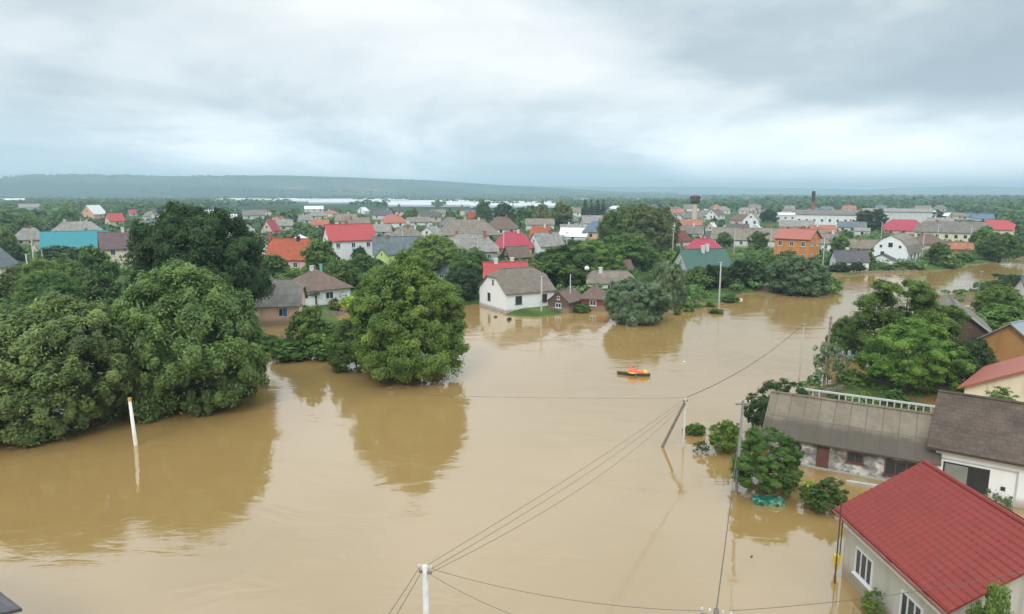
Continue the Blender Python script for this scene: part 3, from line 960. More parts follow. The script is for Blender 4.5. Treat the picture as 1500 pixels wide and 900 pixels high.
x, y, rz, L = along(-0.95, 113.5, 7.35, 118.3, 9.8)
e = house('farmhouse', 'white single-storey house with brown half-hipped roof standing at the flood edge', x, y, 0, rz, L, 9.8, 3.45, 3.45, 'whitehouse',
          f=0.68, ov=0.35, wallm=wallW, base=0.42, frame=FRAME_B, detail=2,
          wins=[('F', -0.5, 2.05, 1.25, 1.35), ('F', 0.56, 2.05, 1.25, 1.35), ('L', 0.25, 2.05, 0.95, 1.3), ('L', -0.05, 4.75, 0.42, 0.8, FRAME_B)], cat='house')
register(e, 755, L, 9.8, 3.4, 4.0, 'the white flooded house', cover=1.0)
PROT[-1] = (690, 822, 385, 470, 121)

# pink house with grey half-hipped roof
a = gp(362, 476, 0.2); b = gp(437, 475, 0.2)
x, y, rz, L = along(a.x - 3.0, a.y - 0.5, b.x, b.y + 0.8, 8.0)
e = house('cottage', 'salmon pink cottage with grey half-hipped roof and blue-shuttered window', x, y, 0.2, rz, L, 8.0, 3.0, 3.3, 'grey', 'pink', f=0.65, ov=0.4,
          wins=[('F', 0.55, 1.75, 1.3, 1.3), ('F', -0.35, 1.7, 1.1, 1.3, FRAME_W)], chims=[(-2, 0.3, 0.6, 0.4)])
sh = MB(); sh.box(0.55 * L / 2 + 0.1, -4.13, 1.15, 0.55 * L / 2 + 0.62, -4.09, 2.38)
sh.build('shutter', mat_plain('blue shutter', (0.03, 0.16, 0.42), 0.6), e)
register(e, 400, L, 8, 3, 3.3, 'the pink cottage', cover=0.9)
a = gp(446, 452, 0.3); b = gp(508, 447, 0.3)
x, y, rz, L = along(a.x, a.y, b.x, b.y + 2, 8.5)
e = house('house', 'white house with dark brown hipped roof right of the pink cottage', x, y, 0.3, rz, L, 9.5, 3.3, 2.9, 'brown', 'white', f=0.0, ov=0.55,
          wins=[('F', 0.05, 1.9, 1.5, 1.3), ('L', 0.3, 1.9, 1.0, 1.2)], chims=[(-0.6, 0.1, 0.55, 0.5, CHIM_W), (1.5, 0.8, 0.35, 0.6, mat_plain('green cowl', (0.2, 0.5, 0.42), 0.6))], wallm=wallW)
register(e, 470, L, 8.5, 3.3, 2.9, 'the dark-hipped white house', cover=0.9)
a = gp(418, 462, 0.3)
e = house('outhouse', 'dark wooden lean-to between the pink cottage and the dark-hipped white house', gp(440, 452, .3).x, gp(440, 452, .3).y + 3, 0.3, R(25), 3.2, 6, 2.5, 1.2, 'dkgrey', 'darkwood', cat='outhouse')

# big white gambrel house across the water
a = gp(1283, 391, 0.3); b = gp(1330, 389, 0.3); c_ = gp(1350, 384, 0.3)


def gambrel_house():
    s = 0.192
    org = gp(1302, 388, 0.3)
    rz = view_rot(org.x, org.y, 0) + R(-14)
    e = empty('gambrel_house', (org.x, org.y, 0.3), rz)
    tag(e, 'big white house with curved barn-shaped gable facing the water', 'house')
    W, D, h, top = 9.2, 14.0, 3.3, 8.1
    prof = [(-W / 2, h), (-W / 2 * 0.86, h + 1.9), (-W / 2 * 0.55, h + 3.5), (0, top), (W / 2 * 0.55, h + 3.5), (W / 2 * 0.86, h + 1.9), (W / 2, h)]
    mb = MB(); mb.prism([(-W / 2, -1.6), *prof, (W / 2, -1.6)], 'y', 0, D)
    recalc(mb.build('wall', wallW, e))
    rb = MB()
    for i in range(6):
        p, q = Vector(prof[i]), Vector(prof[i + 1])
        d = (q - p).normalized(); n = Vector((-d.y, d.x))
        p2 = p - d * (0.35 if i == 0 else 0); q2 = q + d * (0.35 if i == 5 else 0)
        poly = [tuple(p2 + n * 0.02), tuple(q2 + n * 0.02), tuple(q2 + n * 0.16), tuple(p2 + n * 0.16)]
        rb.prism(poly, 'y', -0.2, D + 0.3)
    recalc(rb.build('roof', roofmat('tan'), e))

    def win(x0, z0, w, hh, y=-0.0, side=False, yy=0):
        fb = MB(); pb = MB()
        if side:
            X = W / 2
            fb.box(X, yy - w / 2, z0, X + 0.05, yy + w / 2, z0 + hh); pb.box(X + 0.052, yy - w / 2 + 0.12, z0 + 0.12, X + 0.07, yy + w / 2 - 0.12, z0 + hh - 0.12)
        else:
            fb.box(x0 - w / 2, -0.05, z0, x0 + w / 2, 0, z0 + hh); pb.box(x0 - w / 2 + 0.1, -0.07, z0 + 0.1, x0 + w / 2 - 0.1, -0.052, z0 + hh - 0.1)
        w_ = fb.build('window', FRAME_W, e); pb.build('pane', GLASS, w_)
    win(-2.4, 4.6, 0.8, 0.9); win(0.0, 4.8, 1.3, 1.4); win(2.4, 4.6, 0.8, 0.9)
    win(-1.9, 2.6, 1.1, 1.1)
    for yy in (3, 7, 11):
        win(0, 1.3, 1.4, 1.9, side=True, yy=yy)
    # porch
    pb = MB(); pb.prism([(-3.4, -1.6), (-3.4, 2.0), (-1.2, 2.9), (1.4, 1.7), (1.4, -1.6)], 'y', -2.2, -0.001)
    recalc(pb.build('porch', wallW, e))
    pr = MB(); pr.prism([(-1.3, 2.95), (1.75, 1.6), (1.75, 1.75), (-1.25, 3.12)], 'y', -2.6, -0.06); pr.prism([(-3.7, 1.9), (-1.3, 2.95), (-1.25, 3.12), (-3.7, 2.05)], 'y', -2.6, -0.06)
    recalc(pr.build('porch_roof', roofmat('dkgrey'), e))
    FOOT.append((org.x, org.y + 6, 8)); LAND.append((1315, 365, org.y, 'the big white barn-gabled house'))
    PROT.append((1274, 1352, 342, 390, org.y - 2))


gambrel_house()

# ---- right bank, flooded gardens and near houses
stone = None
m, t, b = newmat('rough stone wall')
co = N(t, 'ShaderNodeTexCoord'); vo = N(t, 'ShaderNodeTexVoronoi', i_Scale=3.2); lk(t, co, 'Object', vo, 'Vector')
sv = N(t, 'ShaderNodeSeparateColor'); lk(t, vo, 'Color', sv, 0)
r_ = ramp(t, [(0.0, (0.30, 0.29, 0.27)), (0.5, (0.50, 0.49, 0.46)), (1.0, (0.72, 0.71, 0.68))]); lk(t, sv, 0, r_, 0)
n_ = N(t, 'ShaderNodeTexNoise', i_Scale=1.0, i_Detail=6.0); lk(t, co, 'Object', n_, 'Vector')
r2_ = ramp(t, [(0.45, (0.25, 0.24, 0.23)), (0.6, (1, 1, 1))]); lk(t, n_, 'Fac', r2_, 0)
mi = N(t, 'ShaderNodeMixRGB', blend_type='MULTIPLY'); mi.inputs[0].default_value = 0.7; lk(t, r_, 0, mi, 1); lk(t, r2_, 0, mi, 2)
lk(t, mi, 0, b, 'Base Color'); b.inputs['Roughness'].default_value = 0.9
bp_ = N(t, 'ShaderNodeBump', i_Strength=0.6, i_Distance=0.05); lk(t, vo, 'Distance', bp_, 'Height'); lk(t, bp_, 0, b, 'Normal')
STONE = m

# long sheet-roofed house
d = Vector((0.858, -0.514)); nrm = Vector((0.514, 0.858))
front0 = Vector((19.25, 49.1)) + nrm * 0.45
Lr3, Wr3 = 10.6, 5.6
c = front0 + d * Lr3 / 2 + nrm * Wr3 / 2
asb = mat_roof('weathered asbestos sheets', (0.21, 0.175, 0.13), 'sheet', 0.9, pitch=1.05)
_t = asb.node_tree
for _n in _t.nodes:
    if _n.type == 'TEX_BRICK':
        _n.offset = 0.0
        _n.inputs['Row Height'].default_value = 1.75
        _n.inputs['Color2'].default_value = (0.82, 0.8, 0.76, 1)
_b = _t.nodes['Principled BSDF']
_src = _b.inputs['Base Color'].links[0].from_socket
_co = N(_t, 'ShaderNodeTexCoord'); _se = N(_t, 'ShaderNodeSeparateXYZ'); lk(_t, _co, 'Object', _se, 0)
_no = N(_t, 'ShaderNodeTexNoise', i_Scale=1.6, i_Detail=6.0, i_Roughness=0.7); lk(_t, _co, 'Object', _no, 'Vector')
_ad = N(_t, 'ShaderNodeMath', operation='MULTIPLY_ADD', i_1=1.1); lk(_t, _no, 'Fac', _ad, 0); lk(_t, _se, 'Y', _ad, 2)
_mr = N(_t, 'ShaderNodeMapRange', i_1=-1.55, i_2=-1.15, i_3=0.8, i_4=0.0); lk(_t, _ad, 0, _mr, 0)
_mi = N(_t, 'ShaderNodeMixRGB'); _mi.inputs[2].default_value = (0.075, 0.062, 0.048, 1)
lk(_t, _mr, 0, _mi, 0); _t.links.new(_src, _mi.inputs[1]); lk(_t, _mi, 0, _b, 'Base Color')
e = house('farm_building', 'long stone outbuilding under a patchy grey sheet roof with white ridge trim', c.x, c.y, 0, math.atan2(d.y, d.x), Lr3, Wr3, 2.35, 2.1,
          roofm=asb, wallm=STONE, f=1.0, ov=0.5, frame=FRAME_B, thick=0.1, base=0.12,
          wins=[('F', 0.12, 1.3, 1.1, 0.75), ('F', 0.66, 1.05, 2.0, 1.15)], doors=[('F', -0.28, 0.12, 0.85, 1.85, FRAME_B)])
FOOT.append((c.x, c.y, 6)); LAND.append((1240, 640, c.y, 'the long sheet-roofed outbuilding'))
for k, uu in enumerate((-0.62, -0.74)):      # old tyres hung on the wall
    tb = MB()
    ctr = Vector((uu * Lr3 / 2, -Wr3 / 2 - 0.12, 1.35 + 0.1 * k))
    pts = [ctr + Vector((math.cos(q) * 0.27, 0, math.sin(q) * 0.27)) for q in np.linspace(0, 2 * math.pi, 17)]
    tb.tube(pts, 0.09, 7, cap=False)
    ty = tb.build('tyre', mat_plain('tyre rubber', (0.03, 0.03, 0.03), 0.8), None, smooth=True)
    ty.location = c.to_3d(); ty.rotation_euler = (0, 0, math.atan2(d.y, d.x))
    tag(ty, 'old black tyre hung on the stone wall, %s of the pair' % ('right' if k == 0 else 'left'), 'tyre')
# white picket fence behind its ridge
fe = empty('picket_fence', (c.x, c.y, 0), math.atan2(d.y, d.x))
tag(fe, 'white painted fence rising behind the long patchy sheet roof', 'fence')
fwood = mat_plain('white paint wood', (0.55, 0.55, 0.53), 0.6, var=0.15, scale=6)
fb = MB(); fb.box(-4.3, 4.0, 3.92, 6.2, 4.12, 4.06); fb.build('top_rail', fwood, fe)
fb = MB(); fb.box(-4.3, 4.02, 2.2, 6.2, 4.10, 2.35); fb.build('bottom_rail', fwood, fe)
for k in range(22):
    xx = -4.2 + k * 0.49
    if k in (1, 4, 5):
        continue
    fb = MB(); fb.box(xx - 0.055, 4.03, -1.0 if k % 7 == 0 else 2.36, xx + 0.04, 4.09, 3.915)
    fb.build('picket', fwood, fe)

# white house with the mauve shingle roof
d = Vector((0.80, -0.60)); nrm = Vector((0.60, 0.80))
Lr2, Wr2 = 13.0, 7.4
f0 = Vector((28.17, 44.13)) + nrm * 0.45 + d * 0.5
c = f0 + d * Lr2 / 2 + nrm * Wr2 / 2
e = house('house', 'white walled house under a big mottled brown shingle roof at right edge', c.x, c.y, 0, math.atan2(d.y, d.x), Lr2, Wr2, 3.35, 2.55,
          'mauve', f=1.0, ov=0.5, wallm=wallW, wins=[], doors=[], thick=0.16)
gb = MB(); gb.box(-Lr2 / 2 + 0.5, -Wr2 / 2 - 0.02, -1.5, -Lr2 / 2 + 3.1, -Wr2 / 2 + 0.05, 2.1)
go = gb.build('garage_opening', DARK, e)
gb = MB(); gb.box(-Lr2 / 2 + 0.6, -Wr2 / 2 - 0.07, -1.5, -Lr2 / 2 + 1.9, -Wr2 / 2 - 0.022, 2.0)
gb.build('garage_door', mat_plain('grey panel', (0.22, 0.23, 0.20), 0.7, var=0.2), e)
gb = MB(); gb.box(-Lr2 / 2 + 0.1, -Wr2 / 2 - 0.05, 2.25, -Lr2 / 2 + 4.6, -Wr2 / 2 + 0.0, 2.36)
gb.box(-Lr2 / 2 + 4.5, -Wr2 / 2 - 0.05, -0.5, -Lr2 / 2 + 4.6, -Wr2 / 2, 2.24)
gb.build('trim', mat_plain('grey trim', (0.5, 0.5, 0.5), 0.6), e)
gb = MB(); gb.box(-Lr2 / 2 + 3.75, -Wr2 / 2 - 0.06, 0.9, -Lr2 / 2 + 4.0, -Wr2 / 2 - 0.001, 1.15)
gb.build('vent', DARK, e)
FOOT.append((c.x, c.y, 8)); LAND.append((1430, 640, c.y, 'the mottled shingle roof'))

# near red-roofed house
rz1 = math.atan2(-9, 0.35)            # ridge runs towards the camera
ed0 = Vector((17.09, 33.95)); dirv = Vector((0.035, -1)).normalized(); nv = Vector((1, 0.035)).normalized()
LR1, WR1, hR1, rR1 = 8.2, 8.2, 3.72, 2.3
OV1 = 0.45
c = ed0 + nv * (OV1 + WR1 / 2) + dirv * (OV1 + LR1 / 2)
rm1 = mat_roof('red corrugated metal roof', (0.245, 0.042, 0.034), 'metal', 0.68)
rm1.node_tree.nodes['Principled BSDF'].inputs['Specular IOR Level'].default_value = 0.25
greyw = mat_wall('grey render wall', (0.50, 0.49, 0.43), dirt=0.3, zstain=0.5)
# local -y must face the left (west): ridge direction = dirv, front normal = -nv
rot1 = math.atan2(dirv.y, dirv.x)
e = house('house', 'grey rendered house with large red ribbed metal roof in right foreground', c.x, c.y, 0, rot1, LR1, WR1, hR1, rR1, roofm=rm1, wallm=greyw,
          f=1.0, ov=OV1, ribs=0.34, thick=0.1, detail=2,
          wins=[('F', -0.52, 1.55, 1.55, 1.45), ('F', 0.42, 1.55, 1.55, 1.45)])
R1E = e
FOOT.append((c.x, c.y, 6)); LAND.append((1380, 780, c.y, 'the near red roof'))
tb = MB(); tb.box(-LR1 / 2 - 0.05, -WR1 / 2 - 0.09, 2.72, LR1 / 2 + 0.05, -WR1 / 2 - 0.002, 2.86)
gt = MB(); gt.tube([(-LR1 / 2 - 0.45, -WR1 / 2 - 0.52, hR1 - 0.33), (LR1 / 2 + 0.45, -WR1 / 2 - 0.52, hR1 - 0.36)], 0.06, 7)
gt.build('gutter', mat_plain('dull gutter', (0.22, 0.07, 0.06), 0.6, var=0.2), e)
tb.build('string_course', mat_plain('white trim paint', (0.72, 0.72, 0.69), 0.6, var=0.15), e)
tb = MB()
for xx in (-2.6, -0.2, 2.5):
    tb.box(xx - 0.2, -WR1 / 2 - 0.03, 2.95, xx + 0.2, -WR1 / 2 - 0.001, 3.15)
tb.build('vent', DARK, e)
tb = MB(); tb.tube([(-LR1 / 2 - 0.12, -WR1 / 2 - 0.12, 0.9), (-LR1 / 2 - 0.12, -WR1 / 2 - 0.12, 2.9)], 0.035, 6)
tb.build('drainpipe', IRON, e)
tb = MB(); tb.box(-LR1 / 2 - 0.32, -WR1 / 2 - 0.38, 0.55, -LR1 / 2 - 0.02, -WR1 / 2 - 0.12, 0.98)
tb.box(-LR1 / 2 - 0.24, -WR1 / 2 - 0.32, 0.2, -LR1 / 2 - 0.1, -WR1 / 2 - 0.18, 0.548)
tb.build('gas_meter', mat_plain('yellow box', (0.75, 0.48, 0.02), 0.5, var=0.1), e)
tb = MB(); zz = hR1 + rR1 - 0.2
ch_o = MB(); ch_o.box(1.9, 0.75, hR1 + 1.4, 2.3, 1.15, hR1 + rR1 + 0.28)
for ch in e.children:
    if ch.name.startswith('roof'):
        ch_o.build('chimney', CHIM_W, ch)
pm = MB(); pm.tube([(0, 0, -1.5), (0, 0, 4.6)], [0.045, 0.03], 6)
po = pm.build('antenna_mast', IRON, None, loc=(16.75, 32.6, 0)); tag(po, 'thin dark mast rising beside the corner of the near red-roofed house', 'mast')

# cream house with salmon roof, behind the shingle roof
g = gp(1458, 610, 0)
g = gp(1416, 573, 2.75)
e = house('house', 'cream house with salmon roof behind the mottled shingle roof', g.x + 7.6, g.y + 0.2, 0, R(45), 10.0, 11.0, 3.1, 2.9, 'salmon', 'cream', f=1.0, ov=0.5,
          wins=[('L', 0.1, 1.2, 1.0, 1.2), ('L', -0.6, 1.2, 1.0, 1.2)])
tb = MB(); tb.box(-5.1, -5.5, 2.2, -5.002, 5.5, 2.42); tb.build('white_band', FRAME_W, e)
FOOT.append((50.5, 62, 8)); LAND.append((1460, 560, 62, 'the cream house with salmon roof'))
# orange brick house with galvanised roof
e = house('house', 'orange brick house with dull galvanised metal roof at right edge', 59.0, 75.5, 0, R(28), 10.0, 8.0, 3.1, 2.9, 'metalgrey', 'ochre', f=1.0, ov=0.5,
          wins=[('F', 0.1, 2.0, 1.1, 1.2)], chims=[(1, 0, 0.6, 0.6)])
FOOT.append((59, 75.5, 7)); LAND.append((1475, 510, 75, 'the galvanised roof'))
g = gp(1392, 523, 0)
e = house('barn', 'weathered grey wooden barn gable between the right-hand trees', g.x + 1.5, g.y + 3.0, 0, R(62), 8.0, 7.2, zat(g.x, g.y, 477), 2.7, 'grey', 'darkwood', f=1.0, ov=0.5, cat='barn',
          wins=[('L', 0.0, 3.4, 0.8, 0.8)])
bz = zat(g.x, g.y, 477)
bb = MB()
for s_ in (-1, 1):
    bb.add([(-4.6, s_ * 4.15, bz - 0.42), (-4.6, 0, bz + 2.82), (-4.6, 0, bz + 2.52), (-4.6, s_ * 4.0, bz - 0.62),
            (-4.5, s_ * 4.15, bz - 0.42), (-4.5, 0, bz + 2.82), (-4.5, 0, bz + 2.52), (-4.5, s_ * 4.0, bz - 0.62)],
           [(0, 1, 2, 3), (7, 6, 5, 4), (0, 4, 5, 1), (1, 5, 6, 2), (2, 6, 7, 3), (3, 7, 4, 0)])
o = bb.build('bargeboard', mat_plain('weathered board', (0.42, 0.40, 0.37), 0.9, var=0.2), e); recalc(o)
FOOT.append((g.x, g.y + 3, 6)); LAND.append((1392, 465, g.y, 'the grey barn gable'))
PROT.append((1352, 1436, 440, 480, g.y - 3))
g = gp(1530, 458, 0)
e = house('house', 'white house with dark roof cut off by the right edge of the photo', g.x + 1, g.y, 0, R(-20), 9, 8, 3.4, 2.6, 'dkgrey', 'white', f=1.0)
FOOT.append((g.x, g.y, 7))
# roof corner at the bottom left
_A = gp(-80, 807, 3.6); _B = gp(42, 900, 3.6)
_d = Vector((_B.x - _A.x, _B.y - _A.y)).normalized(); _n = Vector((_d.y, -_d.x)) * (1 if _d.y < 0 else -1)
_n = Vector((-abs(_n.x), -abs(_n.y)))
_c = Vector((_A.x, _A.y)) + _d * 3.0 + _n * 4.0
e = house('house', 'dark grey roof corner of a near house at bottom left', _c.x, _c.y, 0, math.atan2(-_d.y, -_d.x), 9.5, 7.2, 3.7, 0.9, 'dkgrey', 'grey', f=1.0, ov=0.4)
FOOT.append((-32.4, 29.4, 8))
# low stone garden wall in the flood
g = gp(1268, 712, 0); wl = MB()
wl.box(-1.2, -0.12, -1.2, 1.2, 0.12, 0.14); wl.box(-1.2, -0.15, 0.142, 1.2, 0.15, 0.18)
o = wl.build('garden_wall', CONC, None, loc=g); o.rotation_euler = (0, 0, R(-24)); tag(o, 'low concrete garden wall in brown water before the stone outbuilding', 'wall')


# ------------------------------------------------------------------ water tower, chimney stack, greenhouses
def water_tower():
    g = gp(1016.5, 334, GZ)
    s = g.y / FOC
    e = empty('water_tower', g); tag(e, 'slender water tower with beige shaft and wide dark tank', 'water tower')
    mb = MB(); mb.tube([(0, 0, 0), (0, 0, 9 * s)], [5.2 * s, 4.4 * s], 10); mb.build('base', mat_plain('white wash', (0.75, 0.76, 0.76), 0.8), e)
    mb = MB(); mb.tube([(0, 0, 9.02 * s), (0, 0, 36 * s)], [3.9 * s, 3.6 * s], 12); mb.build('shaft', mat_plain('beige shaft', (0.56, 0.49, 0.36), 0.8), e)
    mb = MB(); mb.tube([(0, 0, 35 * s), (0, 0, 38 * s), (0, 0, 45.5 * s)], [5 * s, 7.2 * s, 7.2 * s], 14)
    tk = mb.build('tank', mat_plain('dark tank', (0.07, 0.05, 0.05), 0.7, var=0.4, scale=0.6), e)
    mb = MB(); mb.tube([(0, 0, 45.6 * s), (0, 0, 47.5 * s)], [7.5 * s, 2.5 * s], 14)
    mb.build('cap', mat_plain('dark red cap', (0.22, 0.05, 0.06), 0.7), e)
    PROT.append((1006, 1028, 284, 332, g.y)); LAND.append((1017, 308, g.y, 'the water tower')); FOOT.append((g.x, g.y, 5))


water_tower()
g = gp(1189, 325, GZ); s = g.y / FOC
e = empty('chimney_stack', g); tag(e, 'tall reddish brick factory chimney stack with a dark top', 'chimney stack')
mb = MB(); mb.tube([(0, 0, 0), (0, 0, 29 * s)], [3.4 * s, 2.4 * s], 12); mb.build('shaft', mat_plain('stack brick', (0.26, 0.10, 0.075), 0.9), e)
mb = MB(); mb.tube([(0, 0, 29.05 * s), (0, 0, 38 * s), (0, 0, 40 * s), (0, 0, 44 * s)], [2.5 * s, 2.2 * s, 2.8 * s, 2.0 * s], 12); mb.build('top', mat_plain('stack soot', (0.05, 0.045, 0.05), 0.9), e)
PROT.append((1182, 1197, 278, 322, g.y)); LAND.append((1189, 300, g.y, 'the brick chimney stack')); FOOT.append((g.x, g.y, 5))

GHM = mat_plain('greenhouse film', (0.52, 0.55, 0.56), 0.35, var=0.06, scale=0.1)


def greenhouse(name, x, y, L, W, hh, rot):
    e = empty(name, (x, y, 0.4), rot)
    mb = MB(); mb.box(-L / 2, -W / 2, -2, L / 2, W / 2, hh * 0.5); mb.build('wall', GHM, e)
    mb = MB()
    n = 9
    prof = [(-W / 2, hh * 0.502)] + [(-W / 2 * math.cos(q), hh * 0.5 + hh * 0.5 * math.sin(q)) for q in np.linspace(0.01, math.pi - 0.01, n)] + [(W / 2, hh * 0.502)]
    mb.prism(prof, 'x', -L / 2, L / 2); recalc(mb.build('roof', GHM, e))
    return e


gh = [(-0, 0)]
k = 0
for (x0, x1, py0, py1) in ((318, 470, 293, 296), (455, 600, 294, 298.5), (570, 720, 297, 303), (690, 815, 299, 304.5), (980, 1035, 310, 312), (228, 300, 290, 291)):
    rows = 4 if x1 - x0 > 100 else 1
    for r0 in range(rows):
        py = py0 + (py1 - py0) * r0 / max(1, rows - 1)
        nseg = 2 if rows == 4 else 1
        for q in range(nseg):
            xa = x0 + (x1 - x0) * q / nseg; xb = x0 + (x1 - x0) * (q + 1) / nseg - 2
            g = gp((xa + xb) / 2, py, 0.4); s = g.y / FOC
            o = greenhouse('greenhouse', g.x, g.y, (xb - xa) * s, 22 if rows == 4 else 14, 3.6 * s if rows == 1 else 5.0, 0)
            o.rotation_euler.z = 0.0
            tag(o, 'long white film greenhouse in the pale belt beyond the village trees' if x0 > 310 and x0 < 900 else
                ('white greenhouse strip left of the water tower' if x0 > 900 else 'white greenhouse strip far off behind the great dark oak'), 'greenhouse', 'greenhouses in the pale belt' if 310 < x0 < 900 else None)
            FOOT.append((g.x, g.y, 40))
PROT.append((310, 820, 289, 306, 2500))


# ------------------------------------------------------------------ trees
def np_mesh(name, V, F, tint, mat):
    me = bpy.data.meshes.new(name)
    k = F.shape[1]
    me.vertices.add(len(V)); me.vertices.foreach_set('co', V.astype(np.float32).ravel())
    me.loops.add(F.size); me.loops.foreach_set('vertex_index', F.ravel().astype(np.int32))
    me.polygons.add(len(F)); me.polygons.foreach_set('loop_start', np.arange(0, F.size, k))
    me.update(calc_edges=True)
    a = me.attributes.new('tint', 'FLOAT', 'POINT'); a.data.foreach_set('value', tint.astype(np.float32))
    me.materials.append(mat)
    return me


def leaves(C, Nn, size, rng, aspect=1.7):
    """a bent leaf spray (quad) at each centre, facing Nn"""
    n = len(C)
    r = rng.normal(size=(n, 3))
    a = np.cross(Nn, r); a /= np.linalg.norm(a, axis=1)[:, None] + 1e-9
    b = np.cross(Nn, a)
    s = size * rng.uniform(0.6, 1.4, n)[:, None]
    a = a * s * aspect * 0.5; b = b * s * 0.5
    V = np.stack([C - a, C - b * 0.9 + Nn * s * 0.12, C + a, C + b * 1.1 + Nn * s * 0.12], 1)
    F = np.arange(n * 4).reshape(n, 4)
    return V.reshape(-1, 3), F


def crown(seed, nl, lr, lpl, ls, style='round', z0=0.18, aspect=1.7):
    """crown of billowing clumps: radius 1, height 2 (z 0..2); pw squares off the lower half so that foliage hangs low"""
    rng = np.random.default_rng(seed)
    pw_lo, pw_hi = {'willow': (4.5, 2.0), 'oak': (2.6, 2.0), 'cone': (5.0, 1.1), 'bush': (4.0, 2.0)}.get(style, (3.4, 1.9))
    zc = {'willow': 0.85, 'oak': 1.05, 'cone': 0.55, 'bush': 0.7}.get(style, 0.9)
    lump = rng.normal(size=(20, 3)); lump /= np.linalg.norm(lump, axis=1)[:, None]
    lw = rng.uniform(-0.42, 0.30, 20) * (0.8 if style == 'willow' else 1.0)

    def surf(d, q):
        k = 1 + sum(w * max(0, d @ l) ** 9 for l, w in zip(lump, lw))
        az = abs(d[2])
        pw = pw_lo if d[2] < 0 else pw_hi
        hr = (1 - az ** pw) ** (1 / pw) if az < 1 else 0
        hh = math.hypot(d[0], d[1]) + 1e-9
        hz = (zc - z0 * 2) if d[2] < 0 else (2 - zc)
        return np.array([d[0] / hh * hr * k * q, d[1] / hh * hr * k * q, zc + d[2] * hz * (k if d[2] > 0 else 1) * q])
    ctr = []; rad = []
    tries = 0
    while len(ctr) < nl and tries < 9000:
        tries += 1
        d = rng.normal(size=3); d /= np.linalg.norm(d)
        d[2] = rng.uniform(-1, 1); f_ = math.sqrt(max(0, 1 - d[2] ** 2)) / (math.hypot(d[0], d[1]) + 1e-9); d[0] *= f_; d[1] *= f_
        if d[2] < -0.93: continue
        r_ = lr * rng.choice([0.55, 0.75, 1.0, 1.0, 1.3])
        shell = rng.random() < 0.8
        p = surf(d, (1.0 - r_ * 0.8 + rng.choice([0, 0, 0.04, 0.10]) * (r_ > lr * 0.7)) if shell else rng.uniform(0.4, 0.75))
        p[2] = max(p[2], z0 * 2 + r_ * 0.6)
        if ctr:
            dd = np.linalg.norm(np.array(ctr) - p, axis=1)
            if (dd < (np.array(rad) + r_) * 0.46).any(): continue
        ctr.append(p); rad.append(r_)
    ctr = np.array(ctr); rad = np.array(rad)
    C = []; NN = []; T = []
    cen = np.array([0, 0, zc])
    for i in range(len(ctr)):
        n = int(lpl * (rad[i] / lr) ** 2 * 1.35)
        # secondary tufts on each clump
        nt2 = max(4, int(9 * rad[i] / lr))
        td = rng.normal(size=(nt2, 3)); td[:, 2] = td[:, 2] * 0.8 + 0.35; td /= np.linalg.norm(td, axis=1)[:, None]
        tl = rng.uniform(0.75, 1.45, nt2)
        out = ctr[i] - cen; out = out / (np.linalg.norm(out) + 1e-6)
        pick = rng.integers(0, nt2, n)
        d = td[pick] + rng.normal(size=(n, 3)) * 0.36
        d /= np.linalg.norm(d, axis=1)[:, None]
        keep = (d @ out + 0.4 * d[:, 2]) > rng.uniform(-1.2, 0.3, n)
        d = d[keep]; pk = pick[keep]; n = len(d)
        prox = np.sum(d * td[pk], 1)
        rr = rad[i] * (0.38 + 0.72 * tl[pk] * np.clip(prox, 0, 1) ** 4 * rng.uniform(0.55, 1.1, n) + rng.uniform(-0.12, 0.12, n))[:, None]
        sq = np.array([1, 1, 0.85]) if style != 'willow' else np.array([0.9, 0.9, 1.15])
        c = ctr[i] + d * rr * sq
        nn = d * 0.9 + out * 0.2 + np.array([0, 0, 0.35]) + rng.normal(size=(n, 3)) * 0.38
        nn /= np.linalg.norm(nn, axis=1)[:, None]
        C.append(c); NN.append(nn)
        tt = rng.normal(0, 0.12, nt2)
        T.append(np.clip(rng.normal(0.45, 0.10, n) + tt[pk] + rng.normal(0, 0.11), 0, 1))
    # inner foliage so that the crown is not hollow
    n = int(nl * lpl * (0.03 if style in ('round', 'airy') else 0.08))
    d = rng.normal(size=(n, 3)); d /= np.linalg.norm(d, axis=1)[:, None]
    c = np.array([surf(q, u) for q, u in zip(d, rng.uniform(0.45, 0.72, n))])
    C.append(c); NN.append(d); T.append(np.full(n, 0.35))
    # stray sprigs outside the outline
    n = int(nl * lpl * 0.012)
    d = rng.normal(size=(n, 3)); d /= np.linalg.norm(d, axis=1)[:, None]
    c = np.array([surf(q, u) for q, u in zip(d, rng.uniform(0.98, 1.06, n))])
    C.append(c); NN.append(d + rng.normal(size=(n, 3)) * 0.5); T.append(np.full(n, 0.5))
    C = np.concatenate(C); NN = np.concatenate(NN); T = np.concatenate(T)
    NN /= np.linalg.norm(NN, axis=1)[:, None]
    V, F = leaves(C, NN, ls, rng, aspect)
    V[:, 2] = np.maximum(V[:, 2], 0.01)
    return V, F, np.repeat(T, 4), ctr


